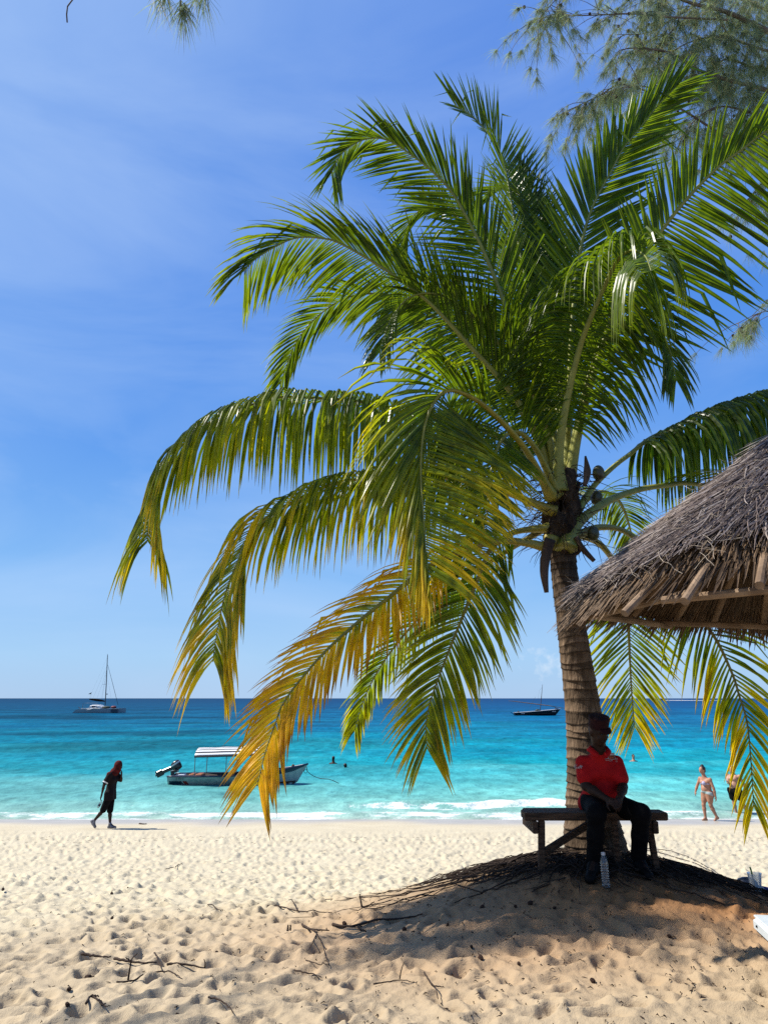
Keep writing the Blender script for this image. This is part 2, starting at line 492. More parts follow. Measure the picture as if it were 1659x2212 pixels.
def sand_material():
    m, N, L, b = new_mat('beach sand')
    geo = N.new('ShaderNodeNewGeometry')

    def attr(n):
        a = N.new('ShaderNodeAttribute'); a.attribute_name = n; return a.outputs['Fac']

    def mix(f, a, bcol):
        x = N.new('ShaderNodeMix'); x.data_type = 'RGBA'
        if f is not None: L.new(f, x.inputs[0])
        for s, v in ((6, a), (7, bcol)):
            if isinstance(v, tuple): x.inputs[s].default_value = (*v, 1)
            else: L.new(v, x.inputs[s])
        return x.outputs[2]

    def noise(sc, det=6):
        n = N.new('ShaderNodeTexNoise'); n.inputs['Scale'].default_value = sc; n.inputs['Detail'].default_value = det
        L.new(geo.outputs['Position'], n.inputs['Vector']); return n.outputs['Fac']

    def ramp(f, p0, p1):
        r = N.new('ShaderNodeMapRange'); r.inputs[1].default_value = p0; r.inputs[2].default_value = p1; L.new(f, r.inputs[0]); return r.outputs[0]
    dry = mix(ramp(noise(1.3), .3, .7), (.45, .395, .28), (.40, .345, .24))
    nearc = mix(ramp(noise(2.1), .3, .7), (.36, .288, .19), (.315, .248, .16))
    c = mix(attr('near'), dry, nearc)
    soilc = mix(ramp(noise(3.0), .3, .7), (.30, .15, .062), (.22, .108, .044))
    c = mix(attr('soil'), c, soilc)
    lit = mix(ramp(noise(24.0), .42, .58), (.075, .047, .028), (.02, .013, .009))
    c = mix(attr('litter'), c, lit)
    wetc = mix(ramp(noise(1.5), .3, .7), (.35, .32, .27), (.30, .275, .235))
    c = mix(attr('wet'), c, wetc)
    # grains and specks of shell and weed
    sp = ramp(noise(75.0, 3), .66, .74)
    spm = N.new('ShaderNodeMath'); spm.operation = 'MULTIPLY'; spm.inputs[1].default_value = .45; L.new(sp, spm.inputs[0])
    c = mix(spm.outputs[0], c, (.11, .08, .055))
    L.new(c, b.inputs['Base Color'])
    rg = N.new('ShaderNodeMapRange'); rg.inputs[3].default_value = .9; rg.inputs[4].default_value = .38
    L.new(attr('wet'), rg.inputs[0]); L.new(rg.outputs[0], b.inputs['Roughness'])
    b.inputs['Specular IOR Level'].default_value = .2
    dr = N.new('ShaderNodeMath'); dr.operation = 'SUBTRACT'; dr.inputs[0].default_value = 1.0; L.new(attr('wet'), dr.inputs[1])
    st = N.new('ShaderNodeMath'); st.operation = 'MULTIPLY'; st.inputs[1].default_value = .55; L.new(dr.outputs[0], st.inputs[0])
    b1 = N.new('ShaderNodeBump'); b1.inputs['Distance'].default_value = .03; L.new(st.outputs[0], b1.inputs['Strength'])
    L.new(noise(16.0, 8), b1.inputs['Height'])
    b2 = N.new('ShaderNodeBump'); b2.inputs['Distance'].default_value = .006; L.new(st.outputs[0], b2.inputs['Strength'])
    L.new(noise(140.0, 4), b2.inputs['Height']); L.new(b1.outputs['Normal'], b2.inputs['Normal'])
    L.new(b2.outputs['Normal'], b.inputs['Normal'])
    return m


grid_object('beach_sand', XX, YY, ZZ, sand_material(), {'soil': soil, 'near': near, 'wet': wet, 'litter': litter})

# ------------------------------------------------------------------ sea
rows = []
y = 24.3
while y < 34: rows.append(y); y += .055
while y < 12000: rows.append(y); y *= 1.0085
rows = np.array(rows)
uc = np.concatenate([-np.array([6, 3, 2, 1.5, 1.2, 1.05]), np.linspace(-.98, .98, 800), np.array([1.05, 1.2, 1.5, 2, 3, 6])])
XX = uc[None, :] * rows[:, None]; YY = np.repeat(rows[:, None], len(uc), 1)
wn = fft_noise((1024, 1024), .12, .5, 3.5, 1.5, 31)
wb = fft_noise((512, 512), .5, 4, 30, 1.3, 32)
wl = fft_noise((256, 256), 1.0, 6, 60, 1.3, 33)
amp = .022 * smoothstep(25, 40, YY) + .008
fade = smoothstep(120, 60, YY)
Z = amp * wrapped(wn, .12, XX * .55, YY * 1.25) * fade + .05 * smoothstep(28, 60, YY) * wrapped(wb, .5, XX * .6, YY * 1.3) * smoothstep(600, 150, YY)
# small breakers near the shore
lx = wrapped(wl, 1.0, XX * 1.0, XX * 0 + 5); lx2 = wrapped(wl, 1.0, XX * .8 + 90, XX * 0 + 40); hf = wrapped(wn, .12, XX * .7, XX * 0 + 3)
right = smoothstep(-2.0, .8, XX) * smoothstep(9, 5.5, XX)
yc1 = 28.3 + .35 * lx + .12 * hf
d1 = YY - yc1
Z += (.05 + .17 * right * (.75 + .25 * lx2)) * np.where(d1 < 0, np.exp(-(d1 / .32) ** 2), np.exp(-(d1 / 1.1) ** 2))
yc2 = 26.35 + .32 * lx2 + .1 * hf
d2 = YY - yc2
Z += .035 * np.where(d2 < 0, np.exp(-(d2 / .2) ** 2), np.exp(-(d2 / .7) ** 2))
edge = 25.05 + .3 * lx + .2 * lx2 + .06 * hf
shore_drop = np.minimum(0, (YY - edge) * .22)
Z = Z * smoothstep(24.8, 26.2, YY) + shore_drop + .012
tx = wrapped(wn, .12, XX * .9 + 7, YY * 1.2); tx2 = wrapped(wb, .5, XX * 1.1, YY * 2.2)
foam = np.zeros_like(XX)
foam = np.maximum(foam, (.55 + .45 * right) * np.exp(-np.clip(np.abs(d1 + .30) - (.08 + .07 * right), 0, 9) ** 2 / (.10 + .15 * right) ** 2) * (.35 + .65 * right))
foam = np.maximum(foam, .72 * np.exp(-np.clip(np.abs(d2 + .15) - .22, 0, 9) ** 2 / .22 ** 2))
foam = np.maximum(foam, .9 * np.exp(-((YY - edge - .12) / .16) ** 2))
foam = np.maximum(foam, .5 * smoothstep(0, .3, YY - edge) * smoothstep(27.6, 26.4, YY))
foam = np.maximum(foam, .34 * right * smoothstep(28.6, 28.0, YY) * smoothstep(26, 26.5, YY))
foam *= np.clip(.8 + .3 * tx + .15 * tx2, 0, 1.3)
foam[YY > 31] = 0
# water colour: sand floor near the shore, deepening out, weed beds on the floor
lg = np.log(YY)
stops = np.log(np.array([25, 27, 30, 35, 46, 70, 124, 300, 900, 6000.]))
CL = np.array([(.40, .52, .43), (.26, .50, .44), (.18, .46, .43), (.105, .40, .41), (.022, .30, .36), (.005, .21, .31), (.003, .125, .235), (.004, .075, .165), (.005, .055, .135), (.006, .045, .115)])
CR = np.array([(.45, .55, .45), (.30, .58, .50), (.22, .58, .51), (.12, .52, .51), (.008, .36, .43), (.003, .27, .40), (.003, .16, .32), (.003, .09, .24), (.004, .06, .19), (.006, .045, .15)])
pert = .10 * wrapped(wb, .5, XX * .5 + 33, YY * .9) * smoothstep(28, 40, YY) + .12 * wrapped(wl, 1.0, XX * .5, YY * .9) * smoothstep(35, 60, YY)
cl = np.stack([np.interp(lg + pert * .8, stops, CL[:, k]) for k in range(3)], -1)
cr = np.stack([np.interp(lg + pert * .8, stops, CR[:, k]) for k in range(3)], -1)
side = smoothstep(-.42, .30, XX / YY)[..., None]
wc = cl * (1 - side) + cr * side
weed = smoothstep(.1, 1.1, wrapped(wl, 1.0, XX * .22 + 11, YY * .55 + 3) + .35 * wrapped(wb, .5, XX * .4, YY * .8)) * smoothstep(44, 62, YY) * smoothstep(400, 160, YY)
weed = np.clip(weed * (.4 + .6 * smoothstep(.05, -.3, XX / YY)), 0, 1)
wc *= .60 * (1 - .45 * weed[..., None])


def sea_material():
    m, N, L, b = new_mat('sea water')
    geo = N.new('ShaderNodeNewGeometry')
    at = N.new('ShaderNodeAttribute'); at.attribute_name = 'water'
    fo = N.new('ShaderNodeAttribute'); fo.attribute_name = 'foam'

    def noise(sc, stretch, det=5, rough=.6):
        mp = N.new('ShaderNodeMapping'); mp.inputs['Scale'].default_value = stretch
        L.new(geo.outputs['Position'], mp.inputs['Vector'])
        n = N.new('ShaderNodeTexNoise'); n.inputs['Scale'].default_value = sc; n.inputs['Detail'].default_value = det; n.inputs['Roughness'].default_value = rough
        L.new(mp.outputs['Vector'], n.inputs['Vector']); return n.outputs['Fac']
    n1 = noise(1.5, (1.0, .55, 1), 7); n2 = noise(.22, (.9, .6, 1), 6); n3 = noise(5.0, (.7, 1.2, 1), 3)
    b1 = N.new('ShaderNodeBump'); b1.inputs['Strength'].default_value = .9; b1.inputs['Distance'].default_value = .10; L.new(n1, b1.inputs['Height'])
    b2 = N.new('ShaderNodeBump'); b2.inputs['Strength'].default_value = .8; b2.inputs['Distance'].default_value = .7; L.new(n2, b2.inputs['Height']); L.new(b1.outputs['Normal'], b2.inputs['Normal'])
    b3 = N.new('ShaderNodeBump'); b3.inputs['Strength'].default_value = .5; b3.inputs['Distance'].default_value = .02; L.new(n3, b3.inputs['Height']); L.new(b2.outputs['Normal'], b3.inputs['Normal'])
    # wave texture in the water tone: troughs darker, backs lighter
    mr = N.new('ShaderNodeMapRange'); mr.inputs[1].default_value = .3; mr.inputs[2].default_value = .7; mr.inputs[3].default_value = .72; mr.inputs[4].default_value = 1.28
    L.new(n1, mr.inputs[0])
    mr2 = N.new('ShaderNodeMapRange'); mr2.inputs[1].default_value = .3; mr2.inputs[2].default_value = .7; mr2.inputs[3].default_value = .72; mr2.inputs[4].default_value = 1.28
    L.new(n2, mr2.inputs[0])
    mm = N.new('ShaderNodeMath'); mm.operation = 'MULTIPLY'; L.new(mr.outputs[0], mm.inputs[0]); L.new(mr2.outputs[0], mm.inputs[1])
    sc = N.new('ShaderNodeVectorMath'); sc.operation = 'SCALE'; L.new(at.outputs['Color'], sc.inputs[0]); L.new(mm.outputs[0], sc.inputs['Scale'])
    # lacy foam
    f1 = noise(3.2, (.7, 1.2, 1), 8, .7); f2 = noise(14.0, (.8, 1.2, 1), 5, .7)
    av = N.new('ShaderNodeMath'); av.operation = 'ADD'; L.new(f1, av.inputs[0]); L.new(f2, av.inputs[1])
    hv = N.new('ShaderNodeMath'); hv.operation = 'MULTIPLY'; hv.inputs[1].default_value = .5; L.new(av.outputs[0], hv.inputs[0])
    sub = N.new('ShaderNodeMath'); sub.operation = 'ADD'; hc_ = N.new('ShaderNodeMath'); hc_.operation = 'MULTIPLY_ADD'; hc_.inputs[1].default_value = 2.4; hc_.inputs[2].default_value = -.70; L.new(hv.outputs[0], hc_.inputs[0]); L.new(fo.outputs['Fac'], sub.inputs[0]); L.new(hc_.outputs[0], sub.inputs[1])
    fr = N.new('ShaderNodeMapRange'); fr.inputs[1].default_value = .90; fr.inputs[2].default_value = 1.30; L.new(sub.outputs[0], fr.inputs[0])
    mx = N.new('ShaderNodeMix'); mx.data_type = 'RGBA'; L.new(fr.outputs[0], mx.inputs[0]); L.new(sc.outputs[0], mx.inputs[6]); mx.inputs[7].default_value = (.60, .62, .61, 1)
    N.remove(b)
    df = N.new('ShaderNodeBsdfDiffuse'); L.new(mx.outputs[2], df.inputs['Color'])
    gl = N.new('ShaderNodeBsdfGlossy'); gl.inputs['Roughness'].default_value = .14; gl.inputs['Color'].default_value = (.75, .9, 1, 1); L.new(b3.outputs['Normal'], gl.inputs['Normal']); L.new(b3.outputs['Normal'], df.inputs['Normal'])
    lw = N.new('ShaderNodeLayerWeight'); lw.inputs['Blend'].default_value = .12; L.new(b3.outputs['Normal'], lw.inputs['Normal'])
    fm = N.new('ShaderNodeMapRange'); fm.inputs[3].default_value = .02; fm.inputs[4].default_value = .13; L.new(lw.outputs['Facing'], fm.inputs[0])
    inv = N.new('ShaderNodeMath'); inv.operation = 'SUBTRACT'; inv.inputs[0].default_value = 1; L.new(fr.outputs[0], inv.inputs[1])
    fa = N.new('ShaderNodeMath'); fa.operation = 'MULTIPLY'; L.new(fm.outputs[0], fa.inputs[0]); L.new(inv.outputs[0], fa.inputs[1])
    ms = N.new('ShaderNodeMixShader'); L.new(fa.outputs[0], ms.inputs[0]); L.new(df.outputs[0], ms.inputs[1]); L.new(gl.outputs[0], ms.inputs[2])
    L.new(ms.outputs[0], N['Material Output'].inputs['Surface'])
    return m


grid_object('sea', XX, YY, Z, sea_material(), {'water': wc, 'foam': foam})


# ------------------------------------------------------------------ signed distance modelling for bodies and cloth
def v3(p): return np.array([p[0], p[1], p[2]], float)


def unit(a):
    a = np.asarray(a, float); return a / (np.linalg.norm(a) + 1e-12)


class SDF:
    def __init__(s): s.p = []; s.cuts = []

    def rc(s, a, b, r1, r2, k=.015): s.p.append(('c', v3(a), v3(b), r1, r2, k)); return s

    def el(s, c, r, R=None, k=.012): s.p.append(('e', v3(c), np.array(r, float), np.eye(3) if R is None else np.array(R, float), k)); return s

    def grow(s, g):
        o = SDF()
        for q in s.p:
            o.p.append(('c', q[1], q[2], q[3] + g, q[4] + g, q[5]) if q[0] == 'c' else ('e', q[1], q[2] + g, q[3], q[4]))
        return o

    def cut(s, point, normal): s.cuts.append((v3(point), unit(normal))); return s      # removes the side the normal points to

    def mesh(s, h):
        lo = np.full(3, 1e9); hi = -lo
        for q in s.p:
            if q[0] == 'c':
                r = max(q[3], q[4]); lo = np.minimum(lo, np.minimum(q[1], q[2]) - r); hi = np.maximum(hi, np.maximum(q[1], q[2]) + r)
            else:
                r = q[2].max(); lo = np.minimum(lo, q[1] - r); hi = np.maximum(hi, q[1] + r)
        lo -= 3 * h; hi += 3 * h
        n = np.ceil((hi - lo) / h).astype(int) + 1
        D = np.full(n, 1.0, np.float32)
        ax = [lo[i] + h * np.arange(n[i]) for i in range(3)]
        for q in s.p:
            if q[0] == 'c':
                r = max(q[3], q[4]); a = np.minimum(q[1], q[2]) - r; b = np.maximum(q[1], q[2]) + r
            else:
                r = q[2].max(); a = q[1] - r; b = q[1] + r
            mrg = q[-1] * 2 + 3 * h
            i0 = np.maximum(((a - mrg - lo) / h).astype(int), 0); i1 = np.minimum(((b + mrg - lo) / h).astype(int) + 2, n)
            sl = tuple(slice(i0[k], i1[k]) for k in range(3))
            X, Y, Zg = np.meshgrid(ax[0][sl[0]], ax[1][sl[1]], ax[2][sl[2]], indexing='ij')
            if q[0] == 'c':
                ba = q[2] - q[1]; L2 = ba @ ba + 1e-12
                px, py, pz = X - q[1][0], Y - q[1][1], Zg - q[1][2]
                t = np.clip((px * ba[0] + py * ba[1] + pz * ba[2]) / L2, 0, 1)
                d = np.sqrt((px - ba[0] * t) ** 2 + (py - ba[1] * t) ** 2 + (pz - ba[2] * t) ** 2) - (q[3] + (q[4] - q[3]) * t)
            else:
                px, py, pz = X - q[1][0], Y - q[1][1], Zg - q[1][2]; R = q[3]
                e = [(px * R[i, 0] + py * R[i, 1] + pz * R[i, 2]) / q[2][i] for i in range(3)]
                l = np.sqrt(e[0] ** 2 + e[1] ** 2 + e[2] ** 2)
                g = np.sqrt((e[0] / q[2][0]) ** 2 + (e[1] / q[2][1]) ** 2 + (e[2] / q[2][2]) ** 2) + 1e-9
                d = l * (l - 1) / g
            k = q[-1]; o = D[sl]
            hh = np.clip(.5 + .5 * (o - d) / k, 0, 1)
            D[sl] = o * (1 - hh) + d * hh - k * hh * (1 - hh)
        for c, nr in s.cuts:
            G = ((ax[0] - c[0]) * nr[0])[:, None, None] + ((ax[1] - c[1]) * nr[1])[None, :, None] + ((ax[2] - c[2]) * nr[2])[None, None, :]
            D = np.maximum(D, G.astype(np.float32))
        return surface_nets(D, lo, h)


def surface_nets(D, lo, h):
    n = np.array(D.shape)
    ins = D < 0
    acc = np.zeros(tuple(n - 1) + (3,), np.float32); cnt = np.zeros(tuple(n - 1), np.float32)
    corners = [(i, j, k) for i in (0, 1) for j in (0, 1) for k in (0, 1)]

    def sl(c): return tuple(slice(c[a], n[a] - 1 + c[a]) for a in range(3))
    for a in range(3):
        for c in corners:
            if c[a]: continue
            c2 = list(c); c2[a] = 1
            v0 = D[sl(c)]; v1 = D[sl(c2)]
            m = (v0 < 0) != (v1 < 0)
            t = np.where(m, v0 / np.where(m, v0 - v1, 1), 0)
            for b in range(3):
                acc[..., b] += np.where(m, (t if b == a else c[b]), 0)
            cnt += m
    act = cnt > 0
    idx = np.full(act.shape, -1, int); idx[act] = np.arange(act.sum())
    ijk = np.argwhere(act)
    V = (ijk + acc[act] / cnt[act][:, None]) * h + lo
    Fs = []
    for a in range(3):
        b, c = (a + 1) % 3, (a + 2) % 3
        s0 = [slice(None)] * 3; s1 = [slice(None)] * 3
        s0[a] = slice(0, n[a] - 1); s1[a] = slice(1, n[a])
        i0 = ins[tuple(s0)]; i1 = ins[tuple(s1)]
        e = np.argwhere(i0 != i1)
        e = e[(e[:, b] > 0) & (e[:, c] > 0) & (e[:, b] < n[b] - 1) & (e[:, c] < n[c] - 1)]
        if not len(e): continue
        fl = i0[tuple(e.T)]

        def g(db, dc):
            q = e.copy(); q[:, b] += db; q[:, c] += dc; return idx[tuple(q.T)]
        Q = np.stack([g(-1, -1), g(0, -1), g(0, 0), g(-1, 0)], -1)
        Q[~fl] = Q[~fl][:, ::-1]
        Fs.append(Q)
    return V, np.concatenate(Fs)


def sdf_obj(name, sdf, h, mat, parent=None, loc=None):
    V, Q = sdf.mesh(h)
    # one pass of smoothing takes off the grid steps
    nb = np.zeros_like(V); ct = np.zeros(len(V))
    for i in range(4):
        a, b = Q[:, i], Q[:, (i + 1) % 4]
        np.add.at(nb, a, V[b]); np.add.at(ct, a, 1)
    V = V * .55 + (nb / np.maximum(ct, 1)[:, None]) * .45
    org = world_loc(parent) if parent is not None else Vector(loc)
    me = make_mesh(name, V - v3(org), Q, None, True)
    me.materials.append(mat)
    o = bpy.data.objects.new(name, me); COL.objects.link(o)
    if parent is not None: o.parent = parent
    else: o.location = org
    return o


def frame(fwd, up):
    f = unit(fwd); r = unit(np.cross(f, up)); u = np.cross(r, f)
    return r, f, u


def add_head(s, c, fwd, up, k=1.0, simple=False):
    c = v3(c); r, f, u = frame(fwd, up); R = np.stack([r, f, u])
    s.el(c + u * .018 * k, (.076 * k, .094 * k, .098 * k), R, .02)
    s.el(c - u * .045 * k + f * .022 * k, (.058 * k, .066 * k, .066 * k), R, .02)
    s.el(c - u * .088 * k + f * .058 * k, (.026 * k, .022 * k, .02 * k), R, .02)         # chin
    s.rc(c + f * .088 * k + u * .012 * k, c + f * .104 * k - u * .03 * k, .009 * k, .015 * k, .01)   # nose
    for q in (-1, 1):
        s.rc(c + f * .082 * k + u * .028 * k + r * q * .018 * k, c + f * .074 * k + u * .026 * k + r * q * .05 * k, .011 * k, .009 * k, .01)   # brow
        s.el(c + r * q * .077 * k - u * .008 * k - f * .004 * k, (.012 * k, .02 * k, .032 * k), R, .008)   # ear
        s.el(c + f * .066 * k - u * .03 * k + r * q * .036 * k, (.022 * k, .02 * k, .02 * k), R, .012)     # cheek
    s.rc(c + f * .084 * k - u * .056 * k - r * .02 * k, c + f * .084 * k - u * .056 * k + r * .02 * k, .009 * k, .009 * k, .006)     # lips
    s.rc(c + f * .082 * k - u * .067 * k - r * .016 * k, c + f * .082 * k - u * .067 * k + r * .016 * k, .009 * k, .009 * k, .006)


def add_hand(s, w, d, n, curl=.6, thumb=1, k=1.0, fr=.0092):
    """w wrist, d direction of the palm, n the way the palm faces; thumb = +-1 side"""
    w = v3(w); d = unit(d); n = unit(n - d * np.dot(n, d)); a = np.cross(d, n) * thumb
    s.rc(w, w + d * .05 * k, .026 * k, .026 * k, .012)
    for off in (-.026, -.008, .010, .027):
        s.rc(w + d * .035 * k + a * off * .8 * k, w + d * .085 * k + a * off * k, .017 * k, .0125 * k, .01)
    for off, ln in ((.029, .066), (.0095, .076), (-.0105, .071), (-.029, .055)):
        b = w + d * .09 * k + a * off * k
        d1 = unit(d * math.cos(curl) + n * math.sin(curl) + a * off * 1.5)
        m1 = b + d1 * ln * .52 * k
        d2 = unit(d1 * math.cos(curl * 1.2) + np.cross(a, d1) * (-1 if np.dot(np.cross(a, d1), n) < 0 else 1) * math.sin(curl * 1.2))
        s.rc(b, m1, fr * k, fr * .95 * k, .004); s.rc(m1, m1 + d2 * ln * .5 * k, fr * .93 * k, fr * .75 * k, .004)
    t0 = w + d * .028 * k + a * .026 * k
    t1 = t0 + unit(d * .6 + a * .75 + n * .35) * .042 * k
    s.rc(t0, t1, .014 * k, .0105 * k, .008); s.rc(t1, t1 + unit(d * .85 + a * .25 + n * .4) * .036 * k, .0105 * k, .008 * k, .005)


def torso(s, J, w=1.0, belly=0.0):
    shl, shr = v3(J['shl']), v3(J['shr']); hl, hr = v3(J['hipl']), v3(J['hipr'])
    ch = (shl + shr) / 2; pv = (hl + hr) / 2; ax = unit(ch - pv); lat = unit(shl - shr); fw = unit(np.cross(ax, lat)) * J.get('fs', 1)
    L = np.linalg.norm(ch - pv)
    a = pv + ax * L * .78; b = pv + ax * L * .38
    for q in (-1, 1):
        s.rc(a + lat * q * .075 * w, b + lat * q * .055 * w, .098 * w, .092 * w, .05)
        s.rc(b + lat * q * .055 * w, pv + lat * q * .07 * w, .092 * w, .10 * w, .05)
        s.el(a + lat * q * .07 * w + fw * .055 * w, (.075 * w, .075 * w, .06 * w), None, .04)
    if belly: s.el(b + fw * belly - ax * .03, (.11 * w, .10 * w, .12 * w), None, .06)
    s.rc(ch + lat * .10 * w - ax * .02, ch - lat * .10 * w - ax * .02, .058 * w, .058 * w, .05)
    s.rc(v3(J['neck']), ch - ax * .03, .056 * w, .085 * w, .05)
    return ch, pv, ax, lat, fw


def limbs(s, J, k=1.0, arms=True, legs=True):
    if arms:
        for q in 'lr':
            sh, el, wr = v3(J['sh' + q]), v3(J['el' + q]), v3(J['wr' + q])
            s.el(sh - np.array([0, 0, .01]), (.062 * k, .062 * k, .062 * k), None, .03)
            s.rc(sh, el, .052 * k, .041 * k, .025)
            s.rc(el, el + (wr - el) * .35, .042 * k, .043 * k, .02); s.rc(el + (wr - el) * .35, wr, .043 * k, .027 * k, .02)
    if legs:
        for q in 'lr':
            hp, kn, an, toe = v3(J['hip' + q]), v3(J['kn' + q]), v3(J['an' + q]), v3(J['toe' + q])
            s.rc(hp, kn, .092 * k, .060 * k, .03)
            mid = kn + (an - kn) * .32
            s.rc(kn, mid, .058 * k, .060 * k, .02); s.rc(mid, an, .060 * k, .037 * k, .02)
            heel = v3(J['heel' + q])
            s.rc(an, heel, .037 * k, .032 * k, .015); s.rc(heel, toe, .034 * k, .026 * k, .02); s.rc(an, toe, .035 * k, .022 * k, .02)


# ------------------------------------------------------------------ coconut palm
def spline(pts, n):
    """Catmull-Rom through pts, n samples, even along the length"""
    p = np.array([list(q) for q in pts], float)
    p = np.vstack([2 * p[0] - p[1], p, 2 * p[-1] - p[-2]])
    out = []
    for i in range(1, len(p) - 2):
        for t in np.linspace(0, 1, 24, endpoint=False):
            a, b, c, d = p[i - 1], p[i], p[i + 1], p[i + 2]
            out.append(.5 * ((2 * b) + (c - a) * t + (2 * a - 5 * b + 4 * c - d) * t * t + (3 * b - a - 3 * c + d) * t ** 3))
    out.append(p[-2]); out = np.array(out)
    s = np.concatenate([[0], np.cumsum(np.linalg.norm(np.diff(out, axis=0), axis=1))])
    q = np.linspace(0, s[-1], n)
    return np.stack([np.interp(q, s, out[:, k]) for k in range(3)], -1), s[-1]


TY = 7.8
tr_px = [(1290, 1862, 156), (1287, 1835, 142), (1281, 1800, 118), (1276, 1750, 100), (1271, 1690, 92), (1266, 1620, 86), (1261, 1550, 80), (1252, 1480, 74),
         (1243, 1420, 70), (1234, 1350, 66), (1224, 1280, 63), (1216, 1210, 61), (1213, 1160, 62), (1214, 1110, 60)]
palm = thing('coconut_palm', 'tall coconut palm with ringed trunk and green and yellow fronds behind the bench', 'palm tree', (P(1288, 1845, TY).x, TY, gz(P(1288, 1845, TY).x, TY)))
tp = []; trr = []
for x, yy, w in tr_px:
    p = P(x, yy, TY); tp.append(p); trr.append(w * .92 / 2 / F * (TY * CT + (p.z - EYE) * ST))
tp[0] = Vector((tp[0].x, TY, palm.location.z - .12))
C_, Ls = spline(tp, 420)
R_ = np.interp(np.linspace(0, 1, 420), np.linspace(0, 1, len(trr)), trr)
# ring scars: each ring a shallow step, uneven round the trunk
mb = MB(); rows = []; nseg = 36
ringpos = []; q = .02
while q < 1: ringpos.append(q); q += random.uniform(.018, .034)
ringpos = np.array(ringpos)
wob = [random.uniform(0, 6.28) for _ in range(len(ringpos) + 2)]
cols = []
for i in range(420):
    s = i / 419; row = []
    for k in range(nseg):
        a = 2 * PI * k / nseg
        ss = s + .0035 * math.sin(a + wob[int(s * 20)]) + .0025 * math.sin(2 * a + 1.3 + s * 9)
        j = int(np.searchsorted(ringpos, ss)) - 1
        if j >= 0 and j < len(ringpos) - 1: t = (ss - ringpos[j]) / (ringpos[j + 1] - ringpos[j])
        else: t = .5
        j2 = max(j, 0)
        low = max(0, 1 - s / .16)
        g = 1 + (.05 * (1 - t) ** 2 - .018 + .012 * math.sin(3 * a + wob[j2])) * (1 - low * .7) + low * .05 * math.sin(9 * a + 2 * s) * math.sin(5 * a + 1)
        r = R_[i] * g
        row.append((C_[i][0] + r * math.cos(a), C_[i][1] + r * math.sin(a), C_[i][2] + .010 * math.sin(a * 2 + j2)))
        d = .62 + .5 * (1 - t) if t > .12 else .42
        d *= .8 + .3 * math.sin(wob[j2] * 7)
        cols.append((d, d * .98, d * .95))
    rows.append(row)
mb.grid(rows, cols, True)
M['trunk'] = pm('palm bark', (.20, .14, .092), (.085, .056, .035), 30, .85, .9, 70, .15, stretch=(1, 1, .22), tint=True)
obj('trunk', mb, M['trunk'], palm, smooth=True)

CROWN = P(1213, 1090, TY)


def lerp3(a, b, t): return tuple(a[i] + (b[i] - a[i]) * t for i in range(3))


GREEN, DEEP, LIME = (.040, .092, .006), (.014, .042, .005), (.23, .255, .005)
YEL, ORA, BRN = (.74, .46, .008), (.80, .34, .003), (.09, .045, .016)


